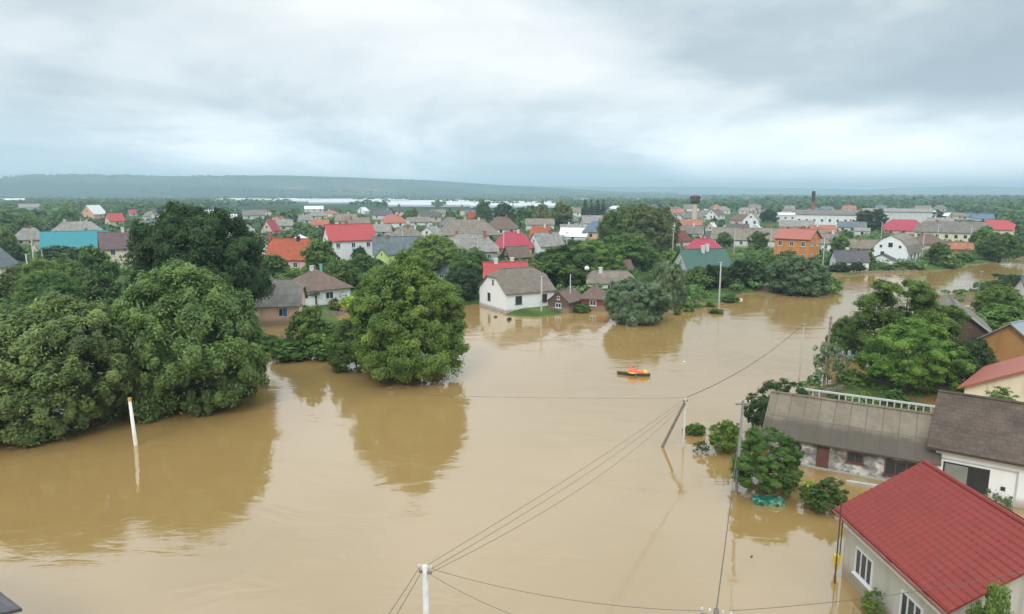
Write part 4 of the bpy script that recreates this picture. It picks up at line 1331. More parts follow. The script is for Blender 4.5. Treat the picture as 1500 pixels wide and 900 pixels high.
def trunk_mesh(ctrs, z0, seed, rad=0.055, nlimb=9):
    rnd = random.Random(seed)
    mb = MB()
    top = (rnd.uniform(-0.08, 0.08), rnd.uniform(-0.08, 0.08), 1.15)
    mid = (rnd.uniform(-0.05, 0.05), rnd.uniform(-0.05, 0.05), 0.5)
    mb.tube([(0, 0, -0.25), (0, 0, 0.02), mid, top], [rad * 1.35, rad * 1.1, rad * 0.8, rad * 0.25], 8)
    idx = list(range(len(ctrs))); rnd.shuffle(idx)
    for i in idx[:nlimb]:
        c = Vector(ctrs[i]); st = Vector(mid).lerp(Vector(top), rnd.uniform(0, 0.6)) if c.z > 0.8 else Vector((0, 0, 0.25))
        m_ = st.lerp(c, 0.5) + Vector((0, 0, 0.08))
        mb.tube([st, m_, c], [rad * 0.5, rad * 0.3, rad * 0.1], 5)
    me = bpy.data.meshes.new('trunk'); me.from_pydata(mb.v, [], mb.f); me.materials.append(BARK)
    me.polygons.foreach_set('use_smooth', [True] * len(mb.f)); me.update()
    return me


PROTO = {}


def proto(kind, lod, var):
    key = (kind, lod, var)
    if key in PROTO:
        return PROTO[key]
    seed = abs(hash((kind == 'willow', kind == 'oak', kind == 'cone', kind == 'bush', lod, var))) % 99991 + var * 17
    seed = {'round': 1, 'willow': 2, 'oak': 3, 'cone': 4, 'bush': 5, 'sparse': 6, 'airy': 7}[kind] * 1000 + lod * 100 + var
    cfg = {  # lod: nl, lr, lpl, ls
        3: (185, 0.20, 1150, 0.0225), 2: (110, 0.24, 420, 0.038), 1: (60, 0.29, 130, 0.085), 0: (26, 0.38, 60, 0.17)}[lod]
    nl, lr, lpl, ls = cfg
    z0 = {'round': 0.03, 'willow': 0.0, 'oak': 0.10, 'cone': 0.03, 'bush': 0.0, 'sparse': 0.05, 'airy': 0.12}[kind]
    asp = 2.4 if kind == 'willow' else 1.7
    if kind == 'airy':
        nl, lpl, lr = int(nl * 0.62), int(lpl * 0.75), lr * 0.86
    if kind == 'sparse':
        nl, lpl, lr = int(nl * 0.5), int(lpl * 0.45), lr * 0.8
    V, F, T, ctr = crown(seed, nl, lr, lpl, ls, 'round' if kind == 'sparse' else kind, z0, asp)
    cm_ = np_mesh('crown', V, F, T, LEAF)
    tm = trunk_mesh(ctr, z0, seed, 0.03 if kind in ('bush', 'sparse') else 0.055, 5 if lod == 0 else 12)
    PROTO[key] = (cm_, tm)
    return PROTO[key]


COLS = {'willow': (0.165, 0.235, 0.068), 'green': (0.135, 0.205, 0.038), 'dark': (0.042, 0.080, 0.022), 'mid': (0.092, 0.160, 0.032),
        'bright': (0.125, 0.215, 0.036), 'olive': (0.13, 0.165, 0.045), 'silver': (0.15, 0.215, 0.105), 'conifer': (0.03, 0.07, 0.034),
        'yellow': (0.30, 0.38, 0.04)}
CNAME = {'willow': 'grey-green', 'green': 'green', 'dark': 'dark green', 'mid': 'deep green', 'bright': 'bright green', 'olive': 'olive green',
         'silver': 'silvery green', 'conifer': 'blackish green', 'yellow': 'yellow-green'}
TREES = []


def tree(x, y, z, r, h, kind='round', col='green', label=None, cat='tree', name=None, lod=None, var=None, rz=None, group=None, ry=None):
    dist = math.hypot(x, y)
    if lod is None:
        pxr = r / dist * 680
        lod = 3 if pxr > 38 else (2 if pxr > 20 else (1 if pxr > 8 else 0))
    rnd = random.Random(int(x * 31 + y * 17))
    if var is None:
        var = rnd.randrange({3: 3, 2: 3, 1: 4, 0: 3}[lod])
    cm_, tm = proto(kind, lod, var)
    nm = name or {'willow': 'willow_tree', 'oak': 'oak_tree', 'cone': 'conifer_tree', 'bush': 'bush', 'sparse': 'shrub'}.get(kind, 'leafy_tree')
    e = empty(nm, (x, y, z), rnd.uniform(0, 6.28) if rz is None else rz)
    e.scale = (r, ry or r, h / 2)
    c = bpy.data.objects.new('foliage' if kind in ('bush', 'sparse') else 'crown', cm_); COL.objects.link(c); c.parent = e
    cc = COLS[col]; j = rnd.uniform(0.86, 1.14)
    c.color = (cc[0] * j * rnd.uniform(0.92, 1.08), cc[1] * j, cc[2] * j * rnd.uniform(0.9, 1.1), 1)
    t_ = bpy.data.objects.new('stem' if kind in ('bush', 'sparse') else 'trunk', tm); COL.objects.link(t_); t_.parent = e
    tag(e, label, cat if cat != 'tree' or kind not in ('bush', 'sparse') else 'bush', group)
    TREES.append(e)
    return e


def T(px, by, w, top, kind='round', col='green', label=None, cat='tree', z=0.0, name=None, lod=None, var=None, dy=0.0, ph=None, group=None):
    """tree from its picture position: centre column, foot row, width, top row"""
    g = gp(px, by, z)
    dist = math.hypot(g.x, g.y)
    s = (g.y * cp + (CAM_H - z) * sp) / FOC
    h = max(0.5, zat(g.x, g.y, top) - z)
    r = w * s / 2
    e = tree(g.x, g.y + dy, z, r, h, kind, col, label, cat, name, lod, var, group=group)
    FOOT.append((g.x, g.y, r * 0.8))
    if ph: LAND.append((px, (by + top) / 2, g.y, ph))
    return e


# explicit trees of the photograph
T(74, 626, 228, 432, 'willow', 'willow', 'huge grey-green willow standing in floodwater at the left edge, left of the white post', ph='the left willow', var=0, name='willow_tree')
T(280, 592, 200, 392, 'willow', 'willow', 'huge grey-green willow in floodwater right of the white post', ph='the second great willow', var=1, name='willow_tree')
T(345, 560, 74, 455, 'willow', 'willow', 'lower willow crown leaning out over the water right of the two great willows', var=2)
T(10, 600, 110, 470, 'willow', 'mid', 'dark willow at the very left edge beside the huge willow', var=1)
T(182, 560, 100, 474, 'willow', 'willow', 'willow crown filling the gap between the two great willows', var=2)
T(298, 500, 176, 293, 'oak', 'dark', 'great dark green oak towering behind the willows', ph='the great dark oak', z=0.4, lod=3)
T(604, 548, 162, 379, 'round', 'green', 'big round leafy tree standing alone in the water at centre', ph='the lone round tree', var=1, lod=3)
T(522, 540, 76, 468, 'bush', 'mid', 'dark low bushy tree at the left foot of the lone round tree', cat='tree', name='leafy_tree')
T(455, 520, 54, 450, 'round', 'mid', 'deep green garden tree below the dark-hipped white house', z=0.1)
T(425, 526, 56, 497, 'bush', 'mid', 'deep green bush at the waterline right of the great willows', z=0.1)
T(472, 524, 58, 488, 'bush', 'green', 'leafy bush at the waterline left of the lone round tree', z=0.1)
T(392, 512, 40, 488, 'bush', 'mid', 'dark bush on the shore below the pink cottage')
T(488, 505, 40, 470, 'bush', 'bright', 'bright green bush behind the waterline bushes', z=0.2)
T(517, 452, 34, 428, 'bush', 'yellow', 'yellow-green bush at the right corner of the dark-hipped white house', z=0.4)
T(490, 455, 18, 436, 'bush', 'olive', 'small olive bush before the wall of the dark-hipped white house', z=0.3)
T(932, 472, 84, 407, 'willow', 'silver', 'round silvery willow bush standing at the flood edge right of centre', ph='the round willow', lod=3)
T(977, 450, 48, 382, 'willow', 'silver', 'taller silvery willow just right of and behind the round willow', z=0.2, ph='the taller willow', lod=2)
T(1168, 430, 84, 376, 'willow', 'silver', 'broad silvery willow on the far shore right of the tall orange house', ph='the broad far-shore willow', lod=2)
T(1020, 425, 44, 390, 'round', 'mid', 'deep green shore tree right of the taller willow', z=0.3)
T(1048, 423, 40, 385, 'round', 'dark', 'dark shore tree behind the grey utility pole', z=0.3)
T(1080, 419, 48, 388, 'round', 'mid', 'deep green shore tree below the green-roofed house', z=0.3)
T(1108, 417, 40, 388, 'round', 'green', 'green shore tree left of the broad far-shore willow', z=0.3)
T(1096, 420, 60, 378, 'round', 'dark', 'dark shore tree at the right corner of the green-roofed house', z=0.4)
T(1212, 428, 34, 402, 'bush', 'bright', 'bright green bush at the right foot of the broad far-shore willow')
T(830, 420, 90, 355, 'round', 'mid', 'deep green tree mass behind the white flooded house, right part', z=0.5)
T(875, 408, 80, 350, 'round', 'green', 'green tree left of the pale green cottage roof', z=0.5)
T(795, 412, 50, 368, 'round', 'dark', 'dark tree rising over the right end of the white flooded house roof', z=0.5)
T(920, 395, 84, 343, 'round', 'mid', 'deep green round tree above the round willow', z=0.5)
T(640, 405, 90, 345, 'round', 'green', 'green tree rising behind the lone round tree', z=0.5)
T(690, 415, 60, 362, 'round', 'mid', 'deep green tree left of the red roof behind the white house', z=0.5)
T(672, 440, 60, 395, 'round', 'dark', 'dark tree between the lone round tree and the white flooded house', z=0.4)
T(937, 372, 84, 296, 'round', 'olive', 'tall olive tree group left of the water tower', z=0.5, ph='the tall olive tree', lod=2)
T(903, 372, 60, 300, 'round', 'mid', 'tall deep green tree left of the tall olive tree', z=0.5)
T(968, 368, 50, 306, 'round', 'olive', 'olive tree right of the tallest olive tree near the water tower', z=0.5)
T(708, 327, 28, 294, 'round', 'mid', 'tall green tree before the right end of the greenhouses', z=0.5)
T(742, 330, 30, 297, 'round', 'dark', 'dark tall tree right of the greenhouse belt', z=0.5)
T(770, 334, 34, 299, 'round', 'mid', 'deep green tall tree right of the dark one above the brown hipped roof', z=0.5)
T(792, 334, 34, 298, 'round', 'olive', 'olive tall tree above the orange central roof', z=0.5)
T(822, 334, 40, 295, 'round', 'olive', 'large olive tree above the plain white roof', z=0.5)
for k, xx in enumerate((857, 866, 875, 884)):
    T(xx, 322, 11, 292 + (k % 2) * 2, 'cone', 'conifer', ('first', 'second', 'third', 'fourth')[k] + ' from left of four dark conifers above the slate-blue roof', z=0.5, group='row of dark conifers above the slate-blue roof')
T(1272, 338, 46, 304, 'round', 'dark', 'dark round tree in front of the factories at right', z=0.5, ph='the dark factory tree')
T(1361, 322, 34, 307, 'round', 'dark', 'dark spreading tree right of the broad pale factory hall', z=0.5)
T(1125, 326, 26, 306, 'round', 'dark', 'dark round tree before the flat pale works hall', z=0.5)
T(1110, 366, 30, 340, 'round', 'mid', 'green tree in front of the very long tan roof, right of two', z=0.5)
T(1062, 362, 28, 340, 'round', 'mid', 'green tree in front of the very long tan roof, left of two', z=0.5)
T(1192, 382, 20, 348, 'cone', 'conifer', 'dark cone-shaped conifer at the right corner of the orange brick house', z=0.5)
T(1228, 378, 26, 342, 'round', 'mid', 'deep green tree left of the small white cottage', z=0.5)
T(1463, 381, 54, 340, 'round', 'mid', 'big deep green tree on the far shore at right', z=0.4, ph='the big far-shore tree', lod=2)
T(1440, 370, 40, 330, 'round', 'green', 'green tree behind the big far-shore tree', z=0.5)
T(1375, 388, 34, 355, 'round', 'mid', 'deep green tree right of the big white barn-gabled house', z=0.4)
T(1390, 392, 26, 372, 'bush', 'green', 'green bush on the far shore right of the big white house', z=0.3)
T(1410, 384, 28, 368, 'bush', 'mid', 'deep green bush between big white house and the big far-shore tree', z=0.3)
T(1275, 396, 16, 366, 'cone', 'mid', 'narrow green tree at the left corner of the big white house', z=0.3)
T(1255, 398, 22, 384, 'bush', 'dark', 'dark hedge bush before the small white cottage, right', z=0.2)
T(1230, 398, 26, 384, 'bush', 'dark', 'dark hedge bush before the small white cottage, left', z=0.2)
T(1325, 394, 30, 382, 'bush', 'green', 'low green hedge bush before the big white house', z=0.2)
T(1300, 396, 22, 388, 'bush', 'mid', 'low deep green bush at the porch of the big white house', z=0.2)
T(1008, 456, 18, 440, 'bush', 'green', 'clipped round bush in shallow water, left of three right of the round willow')
T(1040, 449, 17, 441, 'bush', 'green', 'clipped round bush in shallow water, middle of three right of the round willow')
T(1070, 443, 24, 431, 'bush', 'mid', 'low bush in shallow water, right of three right of the round willow')
T(992, 461, 12, 452, 'bush', 'olive', 'small olive tussock in the water right of the round willow')
T(1050, 459, 20, 452, 'bush', 'mid', 'low drifting clump of green in the water near the grey utility pole')
T(852, 457, 24, 445, 'bush', 'mid', 'low round bush at the waterline below the dark red shed')
# left background trees
T(146, 433, 56, 360, 'round', 'mid', 'deep green tree before the cream two-storey house', z=0.4)
T(45, 440, 84, 386, 'round', 'olive', 'olive bushy tree below the cream gable at left edge', z=0.4)
T(10, 445, 50, 405, 'bush', 'mid', 'deep green bush at left edge under the cream gable', z=0.4)
T(95, 388, 60, 360, 'round', 'dark', 'dark hedge tree in front of the teal-roofed house, left one', z=0.4)
T(128, 388, 40, 362, 'round', 'mid', 'hedge tree in front of the teal-roofed house, right one', z=0.4)
T(207, 424, 30, 395, 'round', 'mid', 'green tree at the right foot of the cream two-storey house', z=0.4)
T(400, 408, 50, 370, 'round', 'mid', 'tree at the left foot of the orange-roofed house', z=0.4)
T(470, 410, 56, 350, 'round', 'green', 'tall green tree right of the orange-roofed house', z=0.4)
T(527, 392, 26, 362, 'round', 'dark', 'dark round tree in front of the wide red-roofed white house', z=0.4)
T(550, 400, 34, 378, 'round', 'mid', 'green tree below the lime green house, left', z=0.4)
T(435, 430, 44, 395, 'round', 'green', 'green garden tree above the pink cottage', z=0.4)
T(500, 420, 70, 385, 'round', 'mid', 'broad deep green tree behind the dark-hipped white house', z=0.4)
T(560, 432, 60, 390, 'willow', 'willow', 'grey-green tree peeping out left behind the lone round tree', z=0.4)
# right bank
T(1322, 535, 150, 412, 'airy', 'green', 'large green tree on the right bank reaching over the water', ph='the large right-bank tree', var=0, lod=3)
T(1330, 572, 140, 464, 'airy', 'bright', 'bright green tree in the flooded garden in front of the large right-bank tree', var=2, ph='the bright right-bank tree', lod=3)
T(1416, 565, 70, 492, 'round', 'dark', 'dark tree beneath the grey barn gable', lod=2)
T(1240, 520, 50, 462, 'round', 'mid', 'smaller deep green tree at the left fringe of the right-bank trees', lod=2)
T(1212, 560, 52, 495, 'sparse', 'silver', 'sparse drowned shrub around the dark utility pole', name='shrub')
T(1133, 636, 80, 556, 'airy', 'dark', 'dark tree at the left end of the long sheet-roofed outbuilding', var=1, lod=3)
T(1122, 718, 112, 640, 'airy', 'mid', 'dense deep green tree in the water beside the green box', var=0, lod=3, ph='the dense near tree')
T(1060, 662, 46, 618, 'airy', 'green', 'small half-drowned green sapling left of the dense near tree', lod=3)
T(1068, 655, 34, 615, 'bush', 'green', 'green bush left of the crossarm pole')
T(1019, 636, 28, 620, 'bush', 'mid', 'low drowned bush by the leaning pole')
T(1028, 664, 24, 646, 'sparse', 'dark', 'dark twiggy bush sticking out of the water by the leaning pole')
T(1206, 748, 62, 706, 'airy', 'mid', 'bushy shrub in the water left of the near red roof corner', lod=3)
T(1180, 740, 30, 700, 'sparse', 'yellow', 'yellowish sprig between the dense near tree and the bushy shrub')
T(1462, 470, 60, 415, 'round', 'green', 'green tree on the right bank near the right edge', lod=2)
T(1478, 432, 56, 403, 'round', 'dark', 'dark hedge tree at the right edge by the water')
T(1450, 425, 34, 410, 'bush', 'mid', 'dark bush on the right bank tip')
T(1446, 505, 50, 470, 'round', 'green', 'garden tree between the barn gable and the galvanised roof')
T(1480, 480, 60, 450, 'round', 'bright', 'bright garden tree above the galvanised roof')
T(1452, 455, 34, 432, 'sparse', 'olive', 'sparse olive shrub behind the grey barn gable')
T(1465, 592, 44, 566, 'sparse', 'mid', 'sparse shrub in front of the cream wall, behind the shingle roof', z=3.0)
for (xx, yy, w, tp, cl, lb) in ((1195, 580, 18, 568, 'green', 'small green bush on the garden islet, leftmost'), (1225, 586, 26, 572, 'mid', 'low bush on the garden islet behind the sheet roof'),
                                (1268, 590, 20, 574, 'bright', 'bright round bush on the garden islet'), (1246, 562, 40, 542, 'green', 'low leafy bush under the left edge of right-bank trees'),
                                (1312, 596, 34, 570, 'mid', 'deep green bush behind the middle of the long sheet roof'), (1345, 606, 30, 590, 'olive', 'olive bush behind the right end of the long sheet roof'),
                                (1402, 590, 30, 566, 'bright', 'bright bush left of the cream house with salmon roof'), (1290, 556, 34, 538, 'green', 'bush in the shade under the bright right-bank tree')):
    T(xx, yy, w, tp, 'bush', cl, lb)
# near foreground plants
g = gp(1412, 960, 0)
tree(17.75, 23.2, 0, 1.15, zat(17.75, 23.2, 864), 'airy', 'green', 'small leafy tree reaching up before the lower edge of the near red roof', lod=2)
g = gp(1283, 905, 0)
tree(g.x, g.y, 0, 0.7, 1.3, 'sparse', 'bright', 'light green shrub at the foot of the near grey wall', name='shrub', lod=2)
g = gp(1470, 770, 0)
tree(27.4, 36.0, 0, 1.0, 4.0, 'sparse', 'silver', 'thin twiggy shrub in front of the white garage wall', name='shrub', lod=2)
tree(24.6, 33.9, 0, 0.55, 4.4, 'bush', 'yellow', 'yellow-green climbing bush by the chimney of the near red roof', name='bush', lod=2)

# scattered garden and orchard trees of the village
srng = random.Random(21)
SC_T = []
LM = None
for tr in range(30000):
    if len(SC_T) >= 215:
        break
    d_ = 105 + 560 * srng.random() ** 1.25
    px = srng.uniform(-60, 1560)
    xw = (px - 750) / FOC * d_; yw = d_
    dens = 1.0 if px < 560 else (0.7 if px < 1000 else 0.6)
    if px > 950 and d_ > 330: dens *= 0.45
    if srng.random() > dens: continue
    P1 = np.array([[xw, yw]])
    if sdist(P1, WATER[0])[0] > -5 or max(sdist(P1, w_)[0] for w_ in WATER[1:]) > -3: continue
    if px > 1180 and yw < 170: continue
    big = srng.random()
    r = 1.8 + 3.2 * big + (0.8 if px < 500 else 0)
    h = r * srng.uniform(1.7, 2.3)
    if any((xw - a) ** 2 + (yw - b_) ** 2 < (q + r * 0.7) ** 2 for a, b_, q in FOOT): continue
    if any((xw - t_[0]) ** 2 + (yw - t_[1]) ** 2 < ((t_[2] + r) * 0.72) ** 2 for t_ in SC_T): continue
    s = FOC / yw
    cx, cy = pj(xw, yw, GZ); _, ty_ = pj(xw, yw, GZ + h)
    x0, x1 = cx - r * s, cx + r * s
    bad = False
    for (a0, a1, b0, b1, dd) in PROT:
        if dd > yw and x1 > a0 + 1 and x0 < a1 - 1 and ty_ < b1 - 1 and cy > b0:
            bad = True; break
    if bad: continue
    if ty_ < 291 and yw < 400 : continue
    SC_T.append((xw, yw, r, h, cx, (cy + ty_) / 2))

ordn = ['first', 'second', 'third', 'fourth', 'fifth', 'sixth', 'seventh', 'eighth', 'ninth', 'tenth', 'eleventh', 'twelfth', 'thirteenth',
        'fourteenth', 'fifteenth', 'sixteenth', 'seventeenth', 'eighteenth', 'nineteenth', 'twentieth']
cnt_w = {2: 'two', 3: 'three', 4: 'four', 5: 'five', 6: 'six', 7: 'seven', 8: 'eight', 9: 'nine'}


def relation(cx, cy, yw):
    best = min(LAND, key=lambda l: (l[0] - cx) ** 2 + 4 * (l[1] - cy) ** 2)
    dx_, dy_ = cx - best[0], cy - best[1]
    if abs(dx_) > 2.2 * abs(dy_) + 8:
        rel = 'left of' if dx_ < 0 else 'right of'
    else:
        rel = 'behind' if yw > best[2] else 'in front of'
    return rel + ' ' + best[3]


pend = []
for (xw, yw, r, h, cx, cy) in SC_T:
    kk = srng.random()
    kind = 'round' if kk < 0.82 else ('cone' if kk < 0.88 and r < 3.2 else 'willow')
    col = srng.choice(['green', 'mid', 'mid', 'dark', 'green', 'olive', 'bright', 'mid', 'silver' if kind == 'willow' else 'mid'])
    if r < 2.6 and srng.random() < 0.3: kind = 'bush'
    if kind == 'cone': col = 'conifer'
    e = tree(xw, yw, GZ - 0.1, r, h * (1.35 if kind == 'cone' else 1), kind, col)
    base = CNAME[col] + ' ' + {'round': 'tree', 'cone': 'conifer', 'willow': 'willow', 'bush': 'bush'}[kind] + ' ' + relation(cx, cy, yw)
    base = base.replace('tree right of', 'tree right of')
    pend.append((base, cx, e))
for (xc, by, rk, wk, e) in fills:
    pend.append(('small %s house with %s %s' % ({'palegrey': 'grey', 'sand': 'sandy'}.get(wk, wk), RC[rk][0].replace(' sheet', '').replace(' tile', '').replace(' metal', ''),
                 relation(xc, by - 10, e.location.y)), xc, e))
groups = {}
for b_, cx, e in pend:
    if len(b_.split()) > 12: b_ = b_.replace('small ', '').replace(' with ', ', ')
    if len(b_.split()) > 13: b_ = b_.replace('in front of', 'before')
    groups.setdefault(b_, []).append((cx, e))
for b_, lst in groups.items():
    lst.sort(key=lambda q: q[0])
    for i, (cx, e) in enumerate(lst):
        if len(lst) == 1:
            e['label'] = b_
        elif len(lst) == 2:
            e['label'] = b_ + (', left one' if i == 0 else ', right one')
        else:
            e['label'] = b_ + ', ' + ordn[min(i, 19)] + ' from left'
        if len(lst) > 1:
            e['group'] = b_ + 's' if False else 'trees ' + b_.split(' tree ')[-1] if ' tree ' in b_ else b_


# far woods, hedgerows and the mass of distant treetops
def far_woods():
    rng = np.random.default_rng(77)
    C = []; NN = []; S = []
    def blob(x, y, w, h, n, z=0.4):
        d = rng.normal(size=(n, 3)); d /= np.linalg.norm(d, axis=1)[:, None]
        d[:, 2] = np.abs(d[:, 2]) * np.where(rng.random(n) < 0.25, -0.5, 1)
        c = np.array([x, y, z + h * 0.5]) + d * np.array([w / 2, w / 2, h / 2]) * rng.uniform(0.75, 1.05, (n, 1))
        nn = d + np.array([0, 0, 0.5]) + rng.normal(size=(n, 3)) * 0.35
        C.append(c); NN.append(nn / np.linalg.norm(nn, axis=1)[:, None]); S.append(np.full(n, w * 0.30))
    foot = np.array(FOOT)
    def far_z(x, y):
        return float(land_height(np.array([[x, y]]))[0])
    pr = [p for p in PROT if p[4] > 230]
    # village edge 420..1150 m
    n = 0
    for tr in range(16000):
        d = 240 + 1060 * rng.random() ** 1.15
        px = rng.uniform(-150, 1650)
        x, y = (px - 750) / FOC * d, d
        dens = 1.0 if px < 540 else (0.5 if px < 980 else 0.34)
        if px > 1400: dens = 0.7
        nz = vnoise(np.array([[x, y]]), 55, 3)[0]
        if rng.random() > dens or (nz < 0.42 and rng.random() < 0.75): continue
        if (((foot[:, 0] - x) ** 2 + (foot[:, 1] - y) ** 2) < (foot[:, 2] + 4) ** 2).any(): continue
        w = rng.uniform(6, 13); h = rng.uniform(5, 10)
        if d < 420: w *= 0.62; h *= 0.7
        cx, cy = pj(x, y, GZ); _, ty_ = pj(x, y, GZ + h); hw = w / 2 / d * FOC
        if any(p[4] > y and cx + hw > p[0] and cx - hw < p[1] and ty_ < p[3] and cy > p[2] for p in pr): continue
        blob(x, y, w, h, 46 if d < 700 else 30); n += 1
        if n > 3800: break
    # hedgerows and woods across the plain
    for k in range(150):
        d = 1000 * (4.4 ** rng.random()) * 0.98
        px = rng.uniform(-200, 1700)
        x, y = (px - 750) / FOC * d, d
        ln = rng.uniform(60, 420) * (d / 1500); ang = rng.normal(0, 0.12)
        if 250 < px < 830 and d < 1900 and rng.random() < 0.45: continue
        for q in np.arange(0, ln, 9 * d / 1200):
            xx = x + q * math.cos(ang) + rng.normal(0, 3); yy = y + q * math.sin(ang) + rng.normal(0, 14)
            if (((foot[:, 0] - xx) ** 2 + (foot[:, 1] - yy) ** 2) < (foot[:, 2] + 6) ** 2).any(): continue
            w = rng.uniform(9, 17) * (1 + d / 6000); h = rng.uniform(6, 13) * (1.15 if px > 1000 else 0.8)
            blob(xx, yy, w, h, 16, far_z(xx, yy) - 0.5)
    emit('distant_woodland', C, NN, S, rng, (0.08, 0.14, 0.05, 1))
    # garden undergrowth: vegetable rows, currant bushes, tall weeds between the houses
    C.clear(); NN.clear(); S.clear(); n = 0
    pts = rng.uniform(size=(26000, 2))
    D = 100 + 330 * pts[:, 0] ** 1.2; PX = -80 + 1660 * pts[:, 1]
    X = (PX - 750) / FOC * D; Q = np.column_stack([X, D])
    zz = land_height(Q); nz = vnoise(Q, 14, 31)
    for x, y, z, q in zip(X, D, zz, nz):
        if z < 0.12 or q < 0.38 or (-8 < x < 13 and y < 128): continue
        if (((foot[:, 0] - x) ** 2 + (foot[:, 1] - y) ** 2) < (foot[:, 2] * 0.8 + 1) ** 2).any() and rng.random() < 0.8: continue
        w = rng.uniform(1.2, 4.0); h = rng.uniform(0.7, 2.6)
        blob(x, y, w, h, 40 if y < 200 else 22, z - 0.1); n += 1
        if n > 5200: break
    # drowned vegetable plots and weeds on the right bank
    for (xa, xb, ya, yb, cnt, sc) in ((1175, 1400, 558, 606, 130, 0.75), (1380, 1510, 425, 512, 110, 1.0), (1225, 1300, 525, 570, 40, 0.8)):
        for k in range(cnt):
            g = gp(rng.uniform(xa, xb), rng.uniform(ya, yb), 0)
            if vnoise(np.array([[g.x, g.y]]), 2.6, 12)[0] < 0.45: continue
            blob(g.x, g.y, rng.uniform(0.6, 1.9) * sc, rng.uniform(0.3, 1.1) * sc, 60, -0.12)
    emit('undergrowth', C, NN, S, rng, (0.10, 0.18, 0.045, 1), 0.62)


def emit(name, C, NN, S, rng, col, k=1.0):
    C_ = np.concatenate(C); N_ = np.concatenate(NN); S_ = np.concatenate(S) * k
    V, F = leaves(C_, N_, 1.0, rng, 1.4)
    V = V.reshape(-1, 4, 3); V = C_[:, None, :] + (V - C_[:, None, :]) * S_[:, None, None]
    V = V.reshape(-1, 3)
    me = np_mesh(name, V, F, np.repeat(np.clip(rng.normal(0.45, 0.2, len(C_)), 0, 1), 4), LEAF)
    o = bpy.data.objects.new(name, me); COL.objects.link(o)
    o.color = col
    tag(o, kind='stuff')


far_woods()

# ------------------------------------------------------------------ far houses on the plain
frng = random.Random(9)
fx = []
for k in range(20):
    px = frng.choice([frng.uniform(1030, 1130), frng.uniform(1030, 1130), frng.uniform(60, 200), frng.uniform(850, 960), frng.uniform(1380, 1480)]); py = frng.uniform(293, 299)
    fx.append((px, py))
fx.sort()
for k, (px, py) in enumerate(fx):
    g = gp(px, py, 0.4)
    if any((g.x - a) ** 2 + (g.y - b_) ** 2 < (q + 12) ** 2 for a, b_, q in FOOT): continue
    e = house('house', 'tiny pale far-off house on the plain, %s from the left' % (ordn[k]), g.x, g.y, 0.4, frng.uniform(-.5, .5), frng.uniform(14, 26), 10, 4, 3.5,
              frng.choice(['ltgrey', 'white', 'rust', 'tan']), frng.choice(['white', 'cream', 'palegrey']), detail=1, group='tiny far houses on the plain')


# ------------------------------------------------------------------ poles and wires
def pole(px, by, top, rad, mat, label, name='utility_pole', lean=(0, 0), arm=0.0, ins=True, cap=None, arm_rot=0.0, z=0.0, hh=None, arms=1):
    g = gp(px, by, z)
    h = hh or zat(g.x, g.y, top)
    e = empty(name, (g.x, g.y, 0)); tag(e, label, 'utility pole')
    mb = MB(); mb.tube([(-lean[0] * 0.3, -lean[1] * 0.3, -2), (0, 0, 0), (lean[0], lean[1], h)], [rad * 1.2, rad * 1.1, rad * 0.75], 9)
    mb.build('pole', mat, e, smooth=True)
    if arm:
        for k in range(arms):
            a = MB(); zz = h - 0.25 - 0.55 * k
            dx_, dy_ = math.cos(arm_rot) * arm / 2, math.sin(arm_rot) * arm / 2
            a.tube([(lean[0] - dx_, lean[1] - dy_, zz), (lean[0] + dx_, lean[1] + dy_, zz)], 0.055, 6)
            ao = a.build('crossarm', IRON if mat is CONC else WOODP, e)
            for q in (-1, -0.45, 0.45, 1):
                i_ = MB(); X_, Y_ = lean[0] + dx_ * q * 0.93, lean[1] + dy_ * q * 0.93
                i_.tube([(X_, Y_, zz + 0.05), (X_, Y_, zz + 0.14), (X_, Y_, zz + 0.17), (X_, Y_, zz + 0.24)], [0.02, 0.025, 0.055, 0.035], 6)
                i_.build('insulator', mat_plain('porcelain', (0.55, 0.53, 0.5), 0.3), ao)
    if cap:
        c_ = MB(); c_.tube([(lean[0], lean[1], h - 0.02), (lean[0], lean[1], h + 0.22)], rad * 0.95, 8); c_.build('cap', cap, e)
    return Vector((g.x + lean[0], g.y + lean[1], h))


WOODL = mat_plain('pale wood', (0.40, 0.36, 0.29), 0.85, var=0.25, scale=4)
# white leaning post
top9 = pole(199, 652, 587, 0.15, mat_plain('whitewashed post', (0.76, 0.74, 0.68), 0.8, var=0.12), 'white post with ochre top standing in the water beside the left willows', name='marker_post', lean=(-0.15, 0), cap=mat_plain('ochre cap', (0.55, 0.32, 0.10), 0.7))
# braced pole
p2 = pole(1001, 655, 583, 0.075, mat_plain('pale concrete pole', (0.58, 0.55, 0.50), 0.8), 'thin pale upright pole in open water with dark brace leaning on it', arm=0.45, arm_rot=0.3)
g = gp(970, 655)
mb = MB(); mb.tube([(g.x - 0.2, g.y, -0.6), (g.x, g.y, 0), (p2.x - 0.08, p2.y - 0.12, p2.z - 0.35)], [0.12, 0.12, 0.10], 8)
o = mb.build('pole_brace', WOODP, None); tag(o, 'dark wooden brace leaning against the thin pale pole in open water', 'pole brace')
p4 = pole(1078, 722, 588, 0.10, mat_plain('grey old pole', (0.22, 0.21, 0.19), 0.85), 'tall grey pole with short crossarm before the dense near tree', lean=(0.2, 0.2), arm=1.0, arm_rot=0.1)
p5 = pole(1207, 562, 463, 0.13, WOODP, 'dark wooden pole with stacked insulators by the drowned shrub', lean=(0.2, 0), arm=0.35, arms=3)
p6 = pole(1170, 560, 474, 0.07, WOODL, 'slim pale pole in open water left of the dark wooden pole', lean=(0.15, 0), arm=0.3)
p7 = pole(1053, 448, 384, 0.14, CONC, 'grey concrete pole on the far shore among clipped bushes', arm=1.2)
p8 = pole(793, 461, 405, 0.14, CONC, 'grey concrete pole in front of the white flooded house', arm=1.2)
